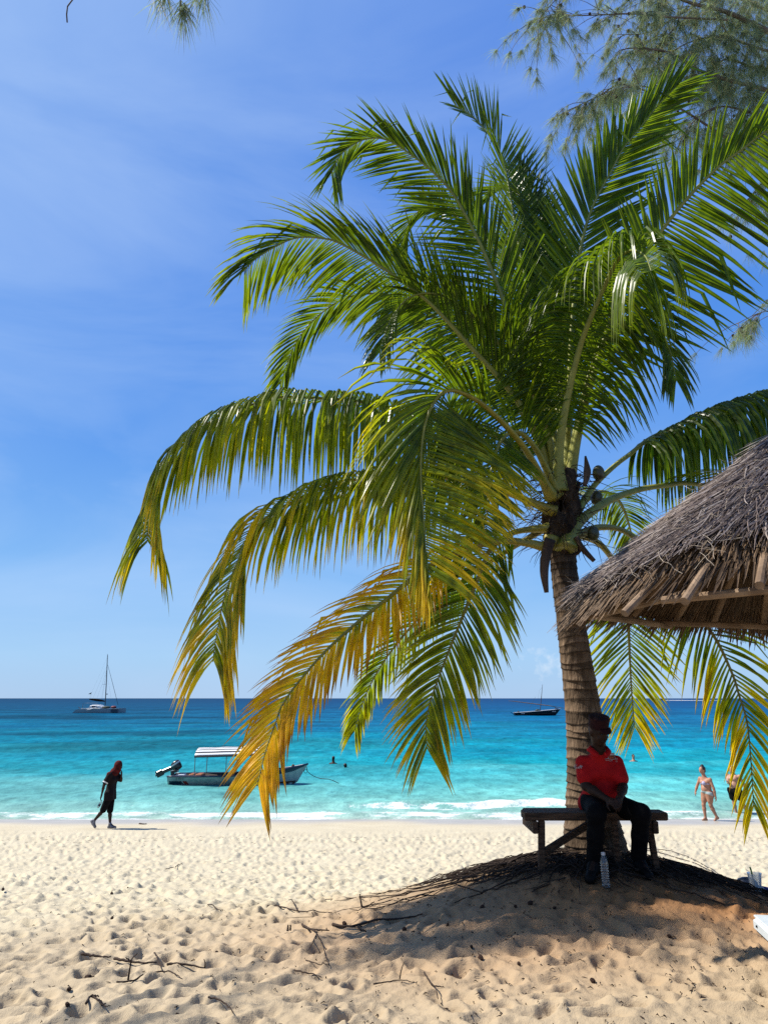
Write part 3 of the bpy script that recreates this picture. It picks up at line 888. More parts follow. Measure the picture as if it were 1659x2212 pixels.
def frond(pts, y0, y1, L, face, droop, age, pf=.2, ymid=None, w=.021, dens=.026, seed=0, label=None, stalk=None, tw=0.0, up=.12, green=None, cut=None, thick=1.0, tipdroop=0, asym=(1, 1), hd=1.0, ang=0, ys=None, brk=.08, taper=.42):
    rd = random.Random(seed * 13 + 5)
    L *= 1.42; w *= .57; dens *= 1.06
    n = len(pts)
    cum = [0]
    for a, b in zip(pts[:-1], pts[1:]): cum.append(cum[-1] + math.hypot(a[0] - b[0], a[1] - b[1]))
    W3 = []
    for q, (x, yy) in enumerate(pts):
        t = cum[q] / cum[-1]
        if ys: W3.append(P(x, yy, ys[q])); continue
        if ymid is None: Y = y0 + (y1 - y0) * t
        else: Y = (y0 + (ymid - y0) * t * 2) if t < .5 else (ymid + (y1 - ymid) * (t - .5) * 2)
        W3.append(P(x, yy, Y))
    NS = 120
    C, tot = spline(W3, NS)
    T = np.gradient(C, axis=0); T /= np.linalg.norm(T, axis=1)[:, None]
    green = green or GREEN
    mb = MB()
    sk = stalk or lerp3(lerp3((.22, .24, .02), (.42, .31, .035), min(1, age * 1.5)), (.3, .26, .05), .3)
    rad = [(.040 * (1 - i / 119) ** 1.25 + .0045) * thick * (1 + 1.0 * math.exp(-i / 5.0)) for i in range(NS)]
    mb.tube([Vector(c) for c in C], rad, 8, [lerp3(sk, lerp3(green, sk, .55), min(1, i / 80)) for i in range(NS)], squash=.75)
    fr = obj('frond', mb, M['rachis'], palm, smooth=True)
    if label: fr['label'] = label
    lm = MB()
    cam = np.array([0, 0, EYE])
    nl = int(tot * (1 - pf) / dens)
    for side in (-1, 1):
        i = 0
        gapphase = rd.uniform(0, 6)
        while i < nl:
            i += 1
            t = (i + rd.uniform(-.25, .25)) / nl
            s = pf + (1 - pf) * min(max(t, 0), .999)
            fi = s * (NS - 1); i0 = int(fi); a = fi - i0; i1 = min(i0 + 1, NS - 1)
            p = C[i0] * (1 - a) + C[i1] * a; tg = unit(T[i0] * (1 - a) + T[i1] * a)
            vd = unit(p - cam)
            sh = np.cross(tg, [0, 0, 1.0]); sh = unit(sh) if np.linalg.norm(sh) > .05 else np.array([1., 0, 0])
            si = unit(np.cross(tg, vd))
            if np.dot(sh, si) < 0: sh = -sh
            S = unit(sh * (1 - face) + si * face)
            S = unit(S - tg * np.dot(S, tg))
            Nn = np.cross(S, tg)
            if Nn[2] < 0: Nn = -Nn
            if rd.random() < .05: continue
            prof = min(1, .5 + 2.6 * t) * (1 - taper * t ** (3 if taper < .5 else 1.6))
            ln = L * prof * rd.uniform(.82, 1.08) * asym[0 if side < 0 else 1]
            if cut and rd.random() < cut: ln *= rd.uniform(.45, .7)
            al = math.radians(60 + (ang if not isinstance(ang, tuple) else ang[0 if side < 0 else 1]) - 38 * t + rd.uniform(-4, 4))
            d = tg * math.cos(al) + S * side * math.sin(al) + Nn * (up + rd.uniform(-.05, .05))
            d = unit(d)
            broken = rd.random() < brk
            kb = rd.choice((2, 3))
            ns = 7
            g = droop * (1 + .25 * rd.uniform(-1, 1)) * (1 + (hd - 1) * max(0, 1 - t / .45)) * (max(.34, 1 - abs(tg[2])) ** 1.2 if droop > 1.3 else 1) + tipdroop * t
            pos = [p]; dirs = [d]
            for k in range(ns - 1):
                stepl = ln / (ns - 1)
                pos.append(pos[-1] + d * stepl)
                pull = g * (.9 / (ns - 1)) * ((.5 + .9 * k / ns) if droop < 1.3 else 1.0)
                d = d + np.array([0, 0, -pull])
                if broken and k == kb: d = d + np.array([rd.uniform(-.3, .3), 0, -1.3])
                d = unit(d + np.array([rd.uniform(-1, 1), rd.uniform(-1, 1), rd.uniform(-.3, .3)]) * .042)
                dirs.append(d)
            tws = rd.uniform(-.35, .35) + tw * side
            ag = age * (.55 + .9 * rd.random()) * (.2 + .95 * t) + max(0, age - 1) * 2.2
            patch = max(0, math.sin(t * 21 + gapphase + side)) * age * min(1, t * 3)
            V = []; colr = []
            for k in range(ns):
                u = k / (ns - 1)
                wd = w * (.45 + 1.9 * u if u < .3 else 1.02 - .25 * (u - .3) if u < .62 else max(.04, .94 * (1 - (u - .62) / .38) ** .85)) * (.72 + .4 * prof)
                W = tg - dirs[k] * np.dot(tg, dirs[k]); W = unit(W)
                nn = np.cross(dirs[k], W)
                ct, st_ = math.cos(tws), math.sin(tws)
                W2 = W * ct + nn * st_; n2 = nn * ct - W * st_
                if np.dot(n2, Nn) < 0: n2 = -n2
                V += [pos[k] - W2 * wd - n2 * wd * .42, pos[k] + n2 * wd * .18, pos[k] + W2 * wd - n2 * wd * .42]
                base = lerp3(green, DEEP if not patch > .8 else LIME, .25 + .5 * rd.random() * 0 + .3 * ((i * 7) % 5) / 5)
                y = max(0, min(1, ag * 1.5 + patch * .35 + (u - .55) * age * 1.6 - .15))
                c = lerp3(base, LIME, min(1, y * 2)) if y < .5 else lerp3(LIME, lerp3(YEL, ORA, min(1, max(0, age * 1.5 - .7)) * rd.uniform(.3, .8)), (y - .5) * 2)
                tipb = max(0, (u - (.97 - .24 * min(age, 1))) / .2)
                c = lerp3(c, BRN, min(1, tipb * (.4 + min(age, .8))))
                colr += [c, lerp3(c, LIME, .3), c]
            Fc = []
            for k in range(ns - 1):
                b = k * 3
                Fc += [(b, b + 1, b + 4, b + 3), (b + 1, b + 2, b + 5, b + 4)]
            lm.add(V, Fc, colr)
    obj('leaflets', lm, M['leaf'], fr)
    return fr


B0 = (1207, 1075)
# fronds at the back of the crown
frond([B0, (1185, 940), (1140, 720), (1080, 560), (1010, 470), (945, 440), (890, 470), (862, 545)], 7.9, 9.3, 0.5, .6, .7, .05, seed=19)
frond([(1215, 1070), (1212, 860), (1195, 640), (1165, 480), (1130, 395), (1118, 370)], 7.9, 8.5, 0.5, .75, .05, .0, seed=21, up=.3, dens=.03)
frond([(1215, 1070), (1200, 820), (1180, 600), (1150, 470), (1105, 400), (1050, 420)], 7.95, 9.0, 0.5, .5, .3, .05, seed=22)
frond([(1215, 1080), (1235, 860), (1240, 700), (1215, 580), (1170, 520), (1110, 530)], 7.9, 9.2, 0.5, .6, .6, .05, seed=23)
frond([B0, (1150, 930), (1060, 800), (960, 700), (850, 640), (760, 640), (690, 680), (640, 740), (605, 830)], 7.9, 8.4, 0.55, .45, 1.1, .12, seed=3)
frond([(1230, 1120), (1262, 1085), (1300, 1062), (1338, 1085), (1362, 1150), (1370, 1230)], 8.0, 9.6, .42, .3, 2.0, .2, seed=18)
frond([(1195, 1130), (1080, 1200), (950, 1290), (850, 1400), (795, 1490), (765, 1580)], 8.0, 9.0, .42, .5, 1.2, .3, seed=24)
frond([(1240, 1150), (1300, 1180), (1342, 1250), (1355, 1330), (1360, 1430), (1364, 1500), (1370, 1570)], 8.0, 9.2, .62, .9, .45, .45, seed=17, pf=.25, label='small yellowish frond hanging below the thatch beside the trunk', dens=0.034)
# upper fronds
frond([B0, (1165, 920), (1117, 765), (1090, 659), (1055, 567), (1020, 492), (980, 421), (941, 377), (892, 337), (835, 302), (785, 302), (740, 330), (716, 373)], 7.8, 7.0, 0.6, .92, .16, .06, seed=1, pf=.17, up=.05, tipdroop=.25, brk=0.12, ang=(-14, 8))
frond([(1212, 1070), (1190, 900), (1150, 680), (1117, 509), (1090, 359), (1068, 307), (1048, 280), (1022, 252), (984, 228)], 7.8, 8.6, 0.66, .30, .12, .02, seed=4, pf=.22, up=.25, asym=(1, .75))
frond([B0, (1155, 930), (1095, 836), (1011, 743), (963, 690), (914, 642), (835, 584), (738, 527), (690, 514), (640, 514), (595, 533), (552, 560), (528, 585)], 7.8, 6.7, 0.72, .70, 0.8, .14, seed=2, pf=0.1, up=.2, tipdroop=.4, ang=(-16, 26))
frond([(1222, 1060), (1228, 900), (1236, 700), (1253, 544), (1278, 451), (1321, 367), (1346, 320), (1380, 278), (1422, 225), (1465, 182)], 7.8, 7.5, 0.66, 1.0, .02, .05, seed=6, pf=.26, up=.02, w=0.032, dens=.033, green=(.055, .115, .008), ang=(2, -10))
frond([(1226, 1060), (1262, 880), (1330, 665), (1393, 549), (1435, 489), (1486, 426), (1549, 362), (1600, 324), (1659, 282), (1740, 262), (1830, 290), (1900, 360)], 7.8, 6.3, 0.84, 1.0, 0.5, .03, seed=7, pf=.27, up=.02, w=0.036, dens=.036, cut=.18, asym=(1.12, .58), ang=(34, -2))
frond([(1208, 1060), (1207, 974), (1227, 850), (1253, 747), (1278, 680), (1308, 612), (1335, 560), (1364, 541), (1392, 552), (1406, 585)], 7.65, 6.1, 0.8, 0.7, 4.2, .12, seed=8, pf=0.16, up=.25, thick=1.15, w=0.026, label='frond arching towards the beach with pale glossy hanging leaflets', ang=(30, 30), hd=1.0, ys=(7.65, 7.55, 7.4, 7.25, 7.1, 6.95, 6.7, 6.3, 5.85, 5.4), tipdroop=6)
# front and left fronds
frond([B0, (1070, 940), (820, 876), (754, 865), (688, 860), (604, 858), (551, 872), (498, 889), (454, 911), (415, 942), (375, 982), (352, 1025), (333, 1080), (322, 1130), (318, 1172)], 7.7, 6.9, 0.86, 0.06, 11, 0.36, seed=10, pf=0.17, up=0.1, w=.024, label='leftmost frond reaching out level with its leaflets hanging straight down', ang=14, dens=0.022)
frond([(1198, 1105), (1050, 1050), (900, 1025), (776, 1035), (710, 1048), (644, 1079), (600, 1101), (565, 1127), (534, 1167), (516, 1207), (498, 1251), (485, 1290), (474, 1340), (466, 1385), (460, 1430)], 7.7, 6.8, 0.8, 0.22, 7, 0.5, seed=11, pf=0.14, up=.12, w=.024, ang=(16, 8), dens=0.022)
frond([(1190, 1160), (1183, 1181), (1139, 1173), (1090, 1168), (1040, 1176), (991, 1193), (942, 1215), (890, 1250), (842, 1290), (798, 1324), (754, 1361), (710, 1401), (666, 1449), (615, 1515), (592, 1572), (572, 1630), (558, 1690)], 7.65, 6.5, 0.56, 0.4, 3.0, 1.15, seed=12, pf=.22, up=.12, w=0.026, dens=0.024, label='old orange and yellow frond hanging lowest over the beach', ang=(8, 4))
frond([(1190, 1140), (1110, 1150), (1060, 1186), (1040, 1230), (1011, 1303), (981, 1377), (952, 1451), (928, 1520), (920, 1570), (922, 1615)], 7.75, 7.3, 0.58, .95, 1.0, 0.38, seed=13, pf=.14, up=.02, w=.022, ang=6, dens=0.023)
frond([(1192, 1075), (1130, 965), (1050, 880), (990, 846), (957, 848), (935, 873), (918, 916), (910, 975), (909, 1040), (914, 1110), (919, 1180), (922, 1235)], 7.6, 5.9, 1.02, .95, 0.95, 0.44, seed=9, pf=0.33, up=.05, w=0.027, dens=0.021, ymid=6.35, label='large frond drooping towards the camera with yellowing tips', hd=3.5, ang=(-22, 34), taper=0.62)
frond([(1200, 1060), (1160, 975), (1122, 935), (1088, 945), (1064, 1000), (1054, 1080), (1050, 1150)], 7.65, 6.7, .52, .8, 1.6, .3, seed=25, pf=.2, ang=(10, 22), w=.024, dens=.024, taper=.55)
frond([(1205, 1060), (1180, 930), (1120, 800), (1040, 700), (960, 640), (890, 640), (845, 690), (820, 760)], 7.75, 7.0, .50, .5, 1.2, .1, seed=26, pf=.2)
frond([(1222, 1060), (1250, 900), (1290, 760), (1340, 690), (1400, 690), (1440, 740), (1460, 820)], 7.8, 7.2, .52, .5, 1.3, .08, seed=27, pf=.25)
# right fronds, behind the thatched shelter
frond([(1236, 1120), (1248, 1102), (1282, 1050), (1326, 1007), (1360, 981), (1400, 949), (1441, 929), (1498, 903), (1580, 872), (1670, 850), (1780, 850), (1880, 900)], 7.8, 8.6, 0.82, 0.05, 12, .04, seed=14, pf=.27, up=.1, w=0.046, dens=0.024, green=(.03, .08, .009), ang=14)
frond([(1222, 1185), (1227, 1168), (1248, 1130), (1282, 1102), (1326, 1076), (1383, 1057), (1441, 1048), (1484, 1044), (1560, 1058), (1640, 1100), (1720, 1180), (1760, 1280)], 7.6, 8.9, 0.6, .3, 2.0, .3, seed=15, pf=.36, thick=1.45, stalk=(.28, .26, .045))
frond([(1240, 1160), (1254, 1154), (1297, 1139), (1354, 1151), (1430, 1220), (1502, 1323), (1546, 1382), (1581, 1456), (1595, 1500), (1613, 1562), (1621, 1644), (1627, 1740)], 7.8, 8.3, 0.64, .95, 1.15, 0.68, seed=16, pf=.30, up=.02, w=.027, dens=0.05, stalk=(.33, .27, .07), label='yellowing frond hanging below the thatched shelter over the bathers', taper=0.5)

# crown heart: leaf bases, fibre, nuts, dry spathes
mb = MB(); rf = random.Random(3)
for k in range(26):
    a = rf.uniform(0, 2 * PI); hh = rf.uniform(-.32, .55)
    c = P(1213, 1125, TY) + Vector((math.cos(a) * .11, math.sin(a) * .11, hh * .8))
    mb.ell(c, (rf.uniform(.05, .09), rf.uniform(.05, .09), rf.uniform(.12, .22)), 10, 8, Matrix.Rotation(rf.uniform(-.5, .5), 3, 'X') @ Matrix.Rotation(rf.uniform(-.5, .5), 3, 'Y'), noise=.12)
for k in range(16):
    a = 2 * PI * k / 16 + rf.uniform(-.2, .2); c = P(1213, 1140, TY) + Vector((math.cos(a) * .12, math.sin(a) * .12, rf.uniform(-.20, .06)))
    mb.ell(c, (.075, .075, rf.uniform(.10, .17)), 10, 8, Matrix.Rotation(rf.uniform(-.4, .4), 3, 'X'), noise=.16)
obj('crown_heart', mb, M['fibre'], palm)
mb = MB()
for k in range(240):
    a = rf.uniform(0, 2 * PI); c = P(1213, 1115, TY) + Vector((math.cos(a) * .2, math.sin(a) * .2, rf.uniform(-.35, .5)))
    d = Vector((math.cos(a), math.sin(a), rf.uniform(-.6, .9))).normalized(); l = rf.uniform(.12, .42); q = [c]
    for s in range(4):
        d = (d + Vector((rf.uniform(-.4, .4), rf.uniform(-.4, .4), rf.uniform(-.6, .1)))).normalized(); q.append(q[-1] + d * l / 4)
    mb.tube(q, [.005, .004, .004, .003, .0015], 4, caps=False)
tag(obj('fibre_strands', mb, M['fibre'], palm), kind='stuff')
for (x, yy, Y, r) in ((1281, 1153, 7.65, .07), (1292, 1022, 7.85, .075), (1288, 1076, 7.98, .075)):
    mb = MB(); mb.ell(P(x, yy, Y), (r * .85, r * .85, r * 1.15), 16, 12); obj('coconut', mb, M['nut'], palm, smooth=True)
for pts, r in (([(1188, 1165), (1178, 1205), (1175, 1238), (1180, 1280)], (.055, .05, .042, .022)), ([(1243, 1160), (1258, 1185), (1283, 1212)], (.045, .05, .035)),
               ([(1262, 1050), (1268, 1020), (1264, 985)], (.02, .04, .01))):
    mb = MB(); q, _ = spline([P(x, yy, 7.55) for x, yy in pts], 14)
    mb.tube([Vector(p) for p in q], list(np.interp(np.linspace(0, 1, 14), np.linspace(0, 1, len(r)), r)), 10, squash=.55)
    obj('spathe', mb, M['spathe'], palm, smooth=True)


# roots over the mound, parts of the palm
def over_ground(pts, lift=.015, n=24, wob=.02, rd=random):
    q, L = spline([(x, yy, 0) for x, yy in pts], n)
    out = []
    for i, p in enumerate(q):
        x = p[0] + rd.uniform(-wob, wob); yy = p[1] + rd.uniform(-wob, wob)
        out.append(Vector((x, yy, gz(x, yy) + lift + rd.uniform(-.3, .5) * wob)))
    return out


rr_ = random.Random(5)


def pg2(px, py):
    p = PG(px, py); return (p.x, p.y)


bx, by = palm.location.x, TY
for pts in ([(1215, 1850), (1130, 1880), (1030, 1905), (930, 1925), (820, 1950)], [(1215, 1850), (1160, 1858), (1080, 1885), (990, 1900), (900, 1920)], [(1230, 1870), (1130, 1905), (1060, 1930), (980, 1955)],
            [(1345, 1850), (1400, 1840), (1500, 1868), (1580, 1910), (1659, 1934), (1760, 1950)], [(1345, 1848), (1420, 1836), (1500, 1860), (1560, 1895)], [(1350, 1870), (1460, 1880), (1560, 1925), (1659, 1965)],
            [(1220, 1845), (1120, 1872), (1000, 1912), (880, 1938), (700, 1948)], [(1330, 1880), (1400, 1905), (1470, 1930), (1560, 1960)]):
    g = [(bx + rr_.uniform(-.1, .1), by - .1)] + [pg2(*p) for p in pts]
    q = over_ground(g, .02, 40, .018, rr_)
    mb = MB(); mb.tube(q, list(np.linspace(.013, .004, len(q))), 7)
    obj('root', mb, M['root'], palm, smooth=True)
# matted thin roots and twigs: nobody could count them
mb = MB(); vr = random.Random(9)
for k in range(900):
    a = vr.uniform(0, 2 * PI); r0 = vr.uniform(.25, 1.15) if k % 3 else vr.uniform(.2, .8)
    x = 2.0 + math.cos(a) * r0 * 1.15; yy = 7.55 + math.sin(a) * r0 * .5
    d = a + vr.uniform(-.9, .9); l = vr.uniform(.15, .75)
    q = []
    z0 = vr.uniform(.0, .05)
    for s in range(6):
        q.append(Vector((x, yy, gz(x, yy) + z0 + vr.uniform(-.01, .025))))
        d += vr.uniform(-.4, .4); x += math.cos(d) * l / 5; yy += math.sin(d) * l / 5 * .8
    mb.tube(q, [vr.uniform(.002, .006)] * 5 + [.0015], 5, caps=False)
for k in range(36):
    t = vr.uniform(-1, 1); x = 1.0 - abs(t) ** 1.6 * 1.5 + vr.uniform(-.3, .3) if t < 0 else 2.6 + t * 1.6
    yy = 7.35 + vr.uniform(-.35, .4) + (.0 if t < 0 else -.1 * t)
    d = (PI if t < 0 else 0) + vr.uniform(-.5, .5); l = vr.uniform(.2, .8); q = []
    for s in range(6):
        q.append(Vector((x, yy, gz(x, yy) + .012 + vr.uniform(-.008, .03))))
        d += vr.uniform(-.3, .3); x += math.cos(d) * l / 5; yy += math.sin(d) * l / 5 * .6
    mb.tube(q, [vr.uniform(.002, .005)] * 5 + [.0015], 5, caps=False)
tag(obj('dry_root_litter', mb, M['root'], None, (1.9, 7.4, 2.2)), 'dark mat of dry thin roots and twigs covering the top of the mound', 'root litter', kind='stuff')


# ------------------------------------------------------------------ casuarina
def casuarina(name, label, base, trunk_pts, limbs_, extra, dens, seed, ncones, thin=1.0):
    rd = random.Random(seed)
    root = thing(name, label, 'tree', base)
    mb = MB(); q, _ = spline(trunk_pts, 40)
    mb.tube([Vector(p) for p in q], list(np.linspace(.24, .07, 40)), 14)
    obj('trunk', mb, M['bark'], root, smooth=True)
    tufts = []; conesp = []
    for lb in limbs_:
        pts, r = lb[0], lb[1]; dn = lb[2] if len(lb) > 2 else dens
        mb = MB(); q, L = spline(pts, max(20, int(14 * len(pts))))
        mb.tube([Vector(p) for p in q], list(np.linspace(r, .005, len(q))), 7)
        n = int(L * dn)
        for k in range(n):
            t = rd.uniform(.18, 1) ** .8; i = min(int(t * (len(q) - 1)), len(q) - 2)
            p = Vector(q[i]); d0 = Vector(q[i + 1] - q[i]).normalized()
            d = (d0 * rd.uniform(.3, 1) + Vector((rd.uniform(-1, 1), rd.uniform(-1, 1), rd.uniform(-.8, .5)))).normalized()
            l = rd.uniform(.25, .95); tw = [p]
            for s in range(6):
                d = (d + Vector((rd.uniform(-.12, .12), rd.uniform(-.12, .12), -.13))).normalized(); tw.append(tw[-1] + d * l / 6)
                if s >= 1 and rd.random() < .55: tufts.append((tw[-1], d.copy()))
                if rd.random() < .25: conesp.append(tw[-1] + Vector((rd.uniform(-.02, .02), rd.uniform(-.02, .02), -.012)))
            tufts.append((tw[-1], d.copy()))
            mb.tube(tw, list(np.linspace(.0065, .0025, 7)), 4, caps=False)
        obj('limb', mb, M['bark'], root, smooth=True)
    tufts += extra
    nm = MB()
    for p, d in tufts:
        p = Vector(p); d = Vector(d)
        for k in range(int(rd.randint(24, 40) * thin)):
            a = (d * .5 + Vector((rd.gauss(0, .42), rd.gauss(0, .42), -.55 + rd.gauss(0, .25)))).normalized()
            l = rd.uniform(.12, .36); w = rd.uniform(.0014, .0024)
            s = a.cross(Vector((rd.uniform(-1, 1), rd.uniform(-1, 1), rd.uniform(-1, 1)))).normalized() * w
            p0 = p + Vector((rd.uniform(-.02, .02), rd.uniform(-.02, .02), rd.uniform(-.02, .02)))
            p1 = p0 + a * l * .55; a2 = (a + Vector((0, 0, -.35))).normalized(); p2 = p1 + a2 * l * .45
            g = rd.uniform(.75, 1.3); br = rd.random() < .12
            c = (.26 * g, .20 * g, .11 * g) if br else (.175 * g, .21 * g, .125 * g)
            nm.add([p0 - s, p0 + s, p1 + s * .85, p1 - s * .85, p2], [(0, 1, 2, 3), (3, 2, 4)], c)
    obj('crown', nm, M['needle'], root)
    rd.shuffle(conesp)
    m0 = MB(); m0.ell(root.location, (.023, .023, .03), 8, 6, noise=.18)
    first = None
    for p in conesp[:ncones]:
        if first is None:
            o = obj('cone', m0, M['cone'], root); first = o
        else:
            o = first.copy(); COL.objects.link(o); o.parent = root
        o.location = p - root.location
    return root


YC = 10.4
L_ = lambda pts, Y0=YC, Y1=YC, r=.03: ([P(x, yy, Y0 + (Y1 - Y0) * i / max(1, len(pts) - 1)) for i, (x, yy) in enumerate(pts)], r)
lim = [L_([(1760, 110), (1659, 68), (1571, 27), (1503, 10), (1435, -12), (1330, -30)], 10.8, 10.2, .06),
       L_([(1571, 43), (1449, 37), (1368, 30), (1300, 32), (1182, 37), (1141, 51)], 10.4, 9.7, .018),
       L_([(1780, 250), (1659, 196), (1571, 173), (1503, 149), (1469, 125), (1422, 108), (1354, 105), (1327, 124)], 10.9, 10.0, .045),
       L_([(1571, 300), (1460, 230), (1351, 183), (1287, 210), (1200, 252)], 10.6, 10.0, .02),
       L_([(1430, 196), (1380, 186), (1320, 196), (1262, 222)], 10.5, 9.9, .012),
       L_([(1780, 120), (1660, 110), (1560, 80), (1480, 95), (1420, 140)], 10.6, 10.6, .03),
       L_([(1780, 330), (1660, 260), (1560, 230), (1500, 260), (1470, 300)], 10.8, 10.6, .03),
       L_([(1760, 180), (1640, 150), (1560, 130), (1520, 190)], 11.4, 11.2, .03),
       L_([(1760, 60), (1650, 20), (1560, -10), (1470, 30), (1400, 70), (1330, 75)], 11.2, 10.9, .03),
       L_([(1780, 300), (1640, 230), (1590, 280), (1560, 330)], 11.5, 11.3, .03),
       L_([(1800, 420), (1700, 380), (1640, 400), (1600, 470)], 11.2, 10.9, .012),
              L_([(1800, 660), (1700, 668), (1640, 676), (1590, 700)], 11.0, 10.8, .008),
       L_([(1300, -60), (1230, -30), (1190, 10), (1160, 45)], 9.9, 9.6, .012),
       L_([(1500, 20), (1430, 90), (1400, 150)], 11, 10.8, .02),
       L_([(1760, -80), (1640, -60), (1560, -40), (1480, -20), (1400, 10)], 10.9, 10.8, .03)]
ex = []; re_ = random.Random(77)
for k in range(950):
    x = 1659 - abs(re_.gauss(0, 135)) + 20; yy = re_.uniform(-30, 345)
    if x < 1300: continue
    ex.append((P(x, yy, re_.uniform(10.2, 12.2)), (re_.uniform(-.4, .4), re_.uniform(-.4, .4), -.7)))
for k in range(14):
    ex.append((P(re_.uniform(1600, 1690), re_.uniform(330, 620), re_.uniform(10.6, 11.6)), (re_.uniform(-.4, .4), re_.uniform(-.4, .4), -.7)))
tb = P(1950, 1800, 11.2); tb = Vector((tb.x, 11.2, gz(tb.x, 11.2)))
casuarina('casuarina_tree', 'feathery grey green casuarina with brown cones, branches hanging behind the palm fronds', tb,
          [tb - Vector((0, 0, .2)), P(1930, 1300, 11.2), P(1880, 700, 11.1), P(1800, 300, 11), P(1760, -100, 10.9), P(1740, -400, 10.8)], lim, ex, 9.5, 41, 95)
# second one stands out of the picture on the left: only the tips of one overhead bough hang into view, its other boughs, unseen, are placed to shade the mound
b2 = Vector((-9.0, 3.2, gz(-9.0, 3.2)))
lim2 = [([Vector((-9, 3.2, 8.6)), Vector((-6.0, 3.9, 10.6)), Vector((-3.6, 4.5, 10.4)), P(420, -150, 4.6), P(394, -40, 4.6), P(390, 12, 4.6)], .03, 0),
        ([Vector((-6.0, 3.9, 10.6)), Vector((-3.9, 4.3, 9.4)), P(150, -90, 4.5), P(145, 20, 4.5), P(146, 48, 4.5)], .008, 0),
        ([Vector((-3.6, 4.5, 10.4)), P(360, -120, 4.7), P(352, -18, 4.7)], .008, 0), ([Vector((-3.6, 4.5, 10.4)), P(470, -130, 4.7), P(440, -22, 4.7)], .008, 0),
        ([Vector((-9, 3.2, 9.2)), Vector((-8.8, 5.4, 10.9)), Vector((-7.6, 7.0, 11.3)), Vector((-5.7, 7.2, 11.5))], .05, 1),
        ([Vector((-9, 3.2, 9.8)), Vector((-8.8, 6.2, 11.0)), Vector((-7.4, 7.9, 11.3)), Vector((-5.7, 8.1, 11.7))], .05, 1),
        ([Vector((-9, 3.2, 7.4)), Vector((-10.6, 2.2, 8.4)), Vector((-12, 1.0, 8.2))], .04, 4),
        ([Vector((-9, 3.2, 10.4)), Vector((-9.4, 2.0, 11.4)), Vector((-10.2, .4, 12))], .04, 4)]
rt2 = random.Random(15)
ex2 = []
for x, yy, n in ((352, -8, 2), (392, 24, 2), (398, 8, 2), (442, -12, 2), (336, -14, 1), (420, -6, 1)):
    for _ in range(n): ex2.append((P(x + rt2.uniform(-5, 5), yy + rt2.uniform(-4, 4), 4.65), (0, 0, -.9)))
for k in range(420):  # dense tufts added out of view to cast shade on the near sand
    t = rt2.random(); q = Vector((-7.5, 6.95, 11.0)).lerp(Vector((-5.7, 7.15, 11.5)), t) + Vector((rt2.gauss(0, .2), rt2.gauss(0, .17), rt2.gauss(0, .2))); ex2.append((q, (0, 0, -.8)))
for k in range(560):  # further unseen tufts added to shade the bench and the seated man
    t = rt2.random(); q = Vector((-7.2, 7.85, 11.1)).lerp(Vector((-5.7, 8.1, 11.7)), t) + Vector((rt2.gauss(0, .2), rt2.gauss(0, .17), rt2.gauss(0, .2))); ex2.append((q, (0, 0, -.8)))
casuarina('casuarina_tree', 'casuarina standing out of view, only its overhead needle tips showing at the top left', b2,
          [b2 - Vector((0, 0, .2)), b2 + Vector((.05, .1, 3)), b2 + Vector((.1, 0, 6)), b2 + Vector((.1, .1, 9)), b2 + Vector((0, 0, 10.5))], lim2, ex2, 0.9, 43, 8)

# ------------------------------------------------------------------ thatched shelter
hut = thing('thatched_shelter', 'round thatched beach shelter with weathered straw roof on poles', 'beach shelter', (3.25, 6.0, gz(3.25, 6.0)))
HC = Vector((3.27, 6.0, 5.76)); SL = .735; RH = 1.80
rh = random.Random(61)


def near_cut(a): return 1 - .14 * max(0, min(1, (-math.sin(a) - .1) / .5))


def cone_pt(r, a, lift=0.0):
    sag = .05 * math.sin(3 * a + 1) * (r / RH)
    return Vector((HC.x + r * math.cos(a), HC.y + r * math.sin(a), HC.z - r * SL + sag + lift))


mb = MB()
for (r0, r1, lf) in ((.02, 1.70, -.03),):
    rows = []
    for i in range(16):
        r = r0 + (r1 - r0) * i / 15
        rows.append([cone_pt(r * near_cut(2 * PI * k / 64), 2 * PI * k / 64, lf + rh.uniform(-.015, .015)) for k in range(64)])
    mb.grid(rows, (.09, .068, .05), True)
    rows = []
    for i in range(16):
        r = r0 + (r1 - r0) * i / 15
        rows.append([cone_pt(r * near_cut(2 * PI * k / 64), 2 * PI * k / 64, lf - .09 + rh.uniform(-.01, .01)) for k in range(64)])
    mb.grid(rows, (.12, .085, .055), True)


def straw(mb, p, d, nrm, l, w, c, curl=.1, seg=3):
    s = d.cross(nrm).normalized(); V = []; q = Vector(p)
    for i in range(seg + 1):
        ww = w * (1 if i < seg else .35)
        V += [q - s * ww, q + nrm * ww * .9, q + s * ww]
        d = (d + nrm * rh.uniform(-curl, curl) + s * rh.uniform(-curl, curl) + Vector((0, 0, -.02))).normalized(); q = q + d * (l / seg)
    Fc = []
    for i in range(seg):
        b = i * 3; Fc += [(b, b + 1, b + 4, b + 3), (b + 1, b + 2, b + 5, b + 4)]
    mb.add(V, Fc, c)


def straw_col():
    t = rh.random()
    if t < .30: g = rh.uniform(.8, 1.25); return (.075 * g, .055 * g, .048 * g)
    if t < .72: g = rh.uniform(.8, 1.2); return (.17 * g, .13 * g, .112 * g)
    if t < .93: g = rh.uniform(.85, 1.2); return (.32 * g, .27 * g, .24 * g)
    g = rh.uniform(.8, 1.2); return (.03 * g, .022 * g, .018 * g)


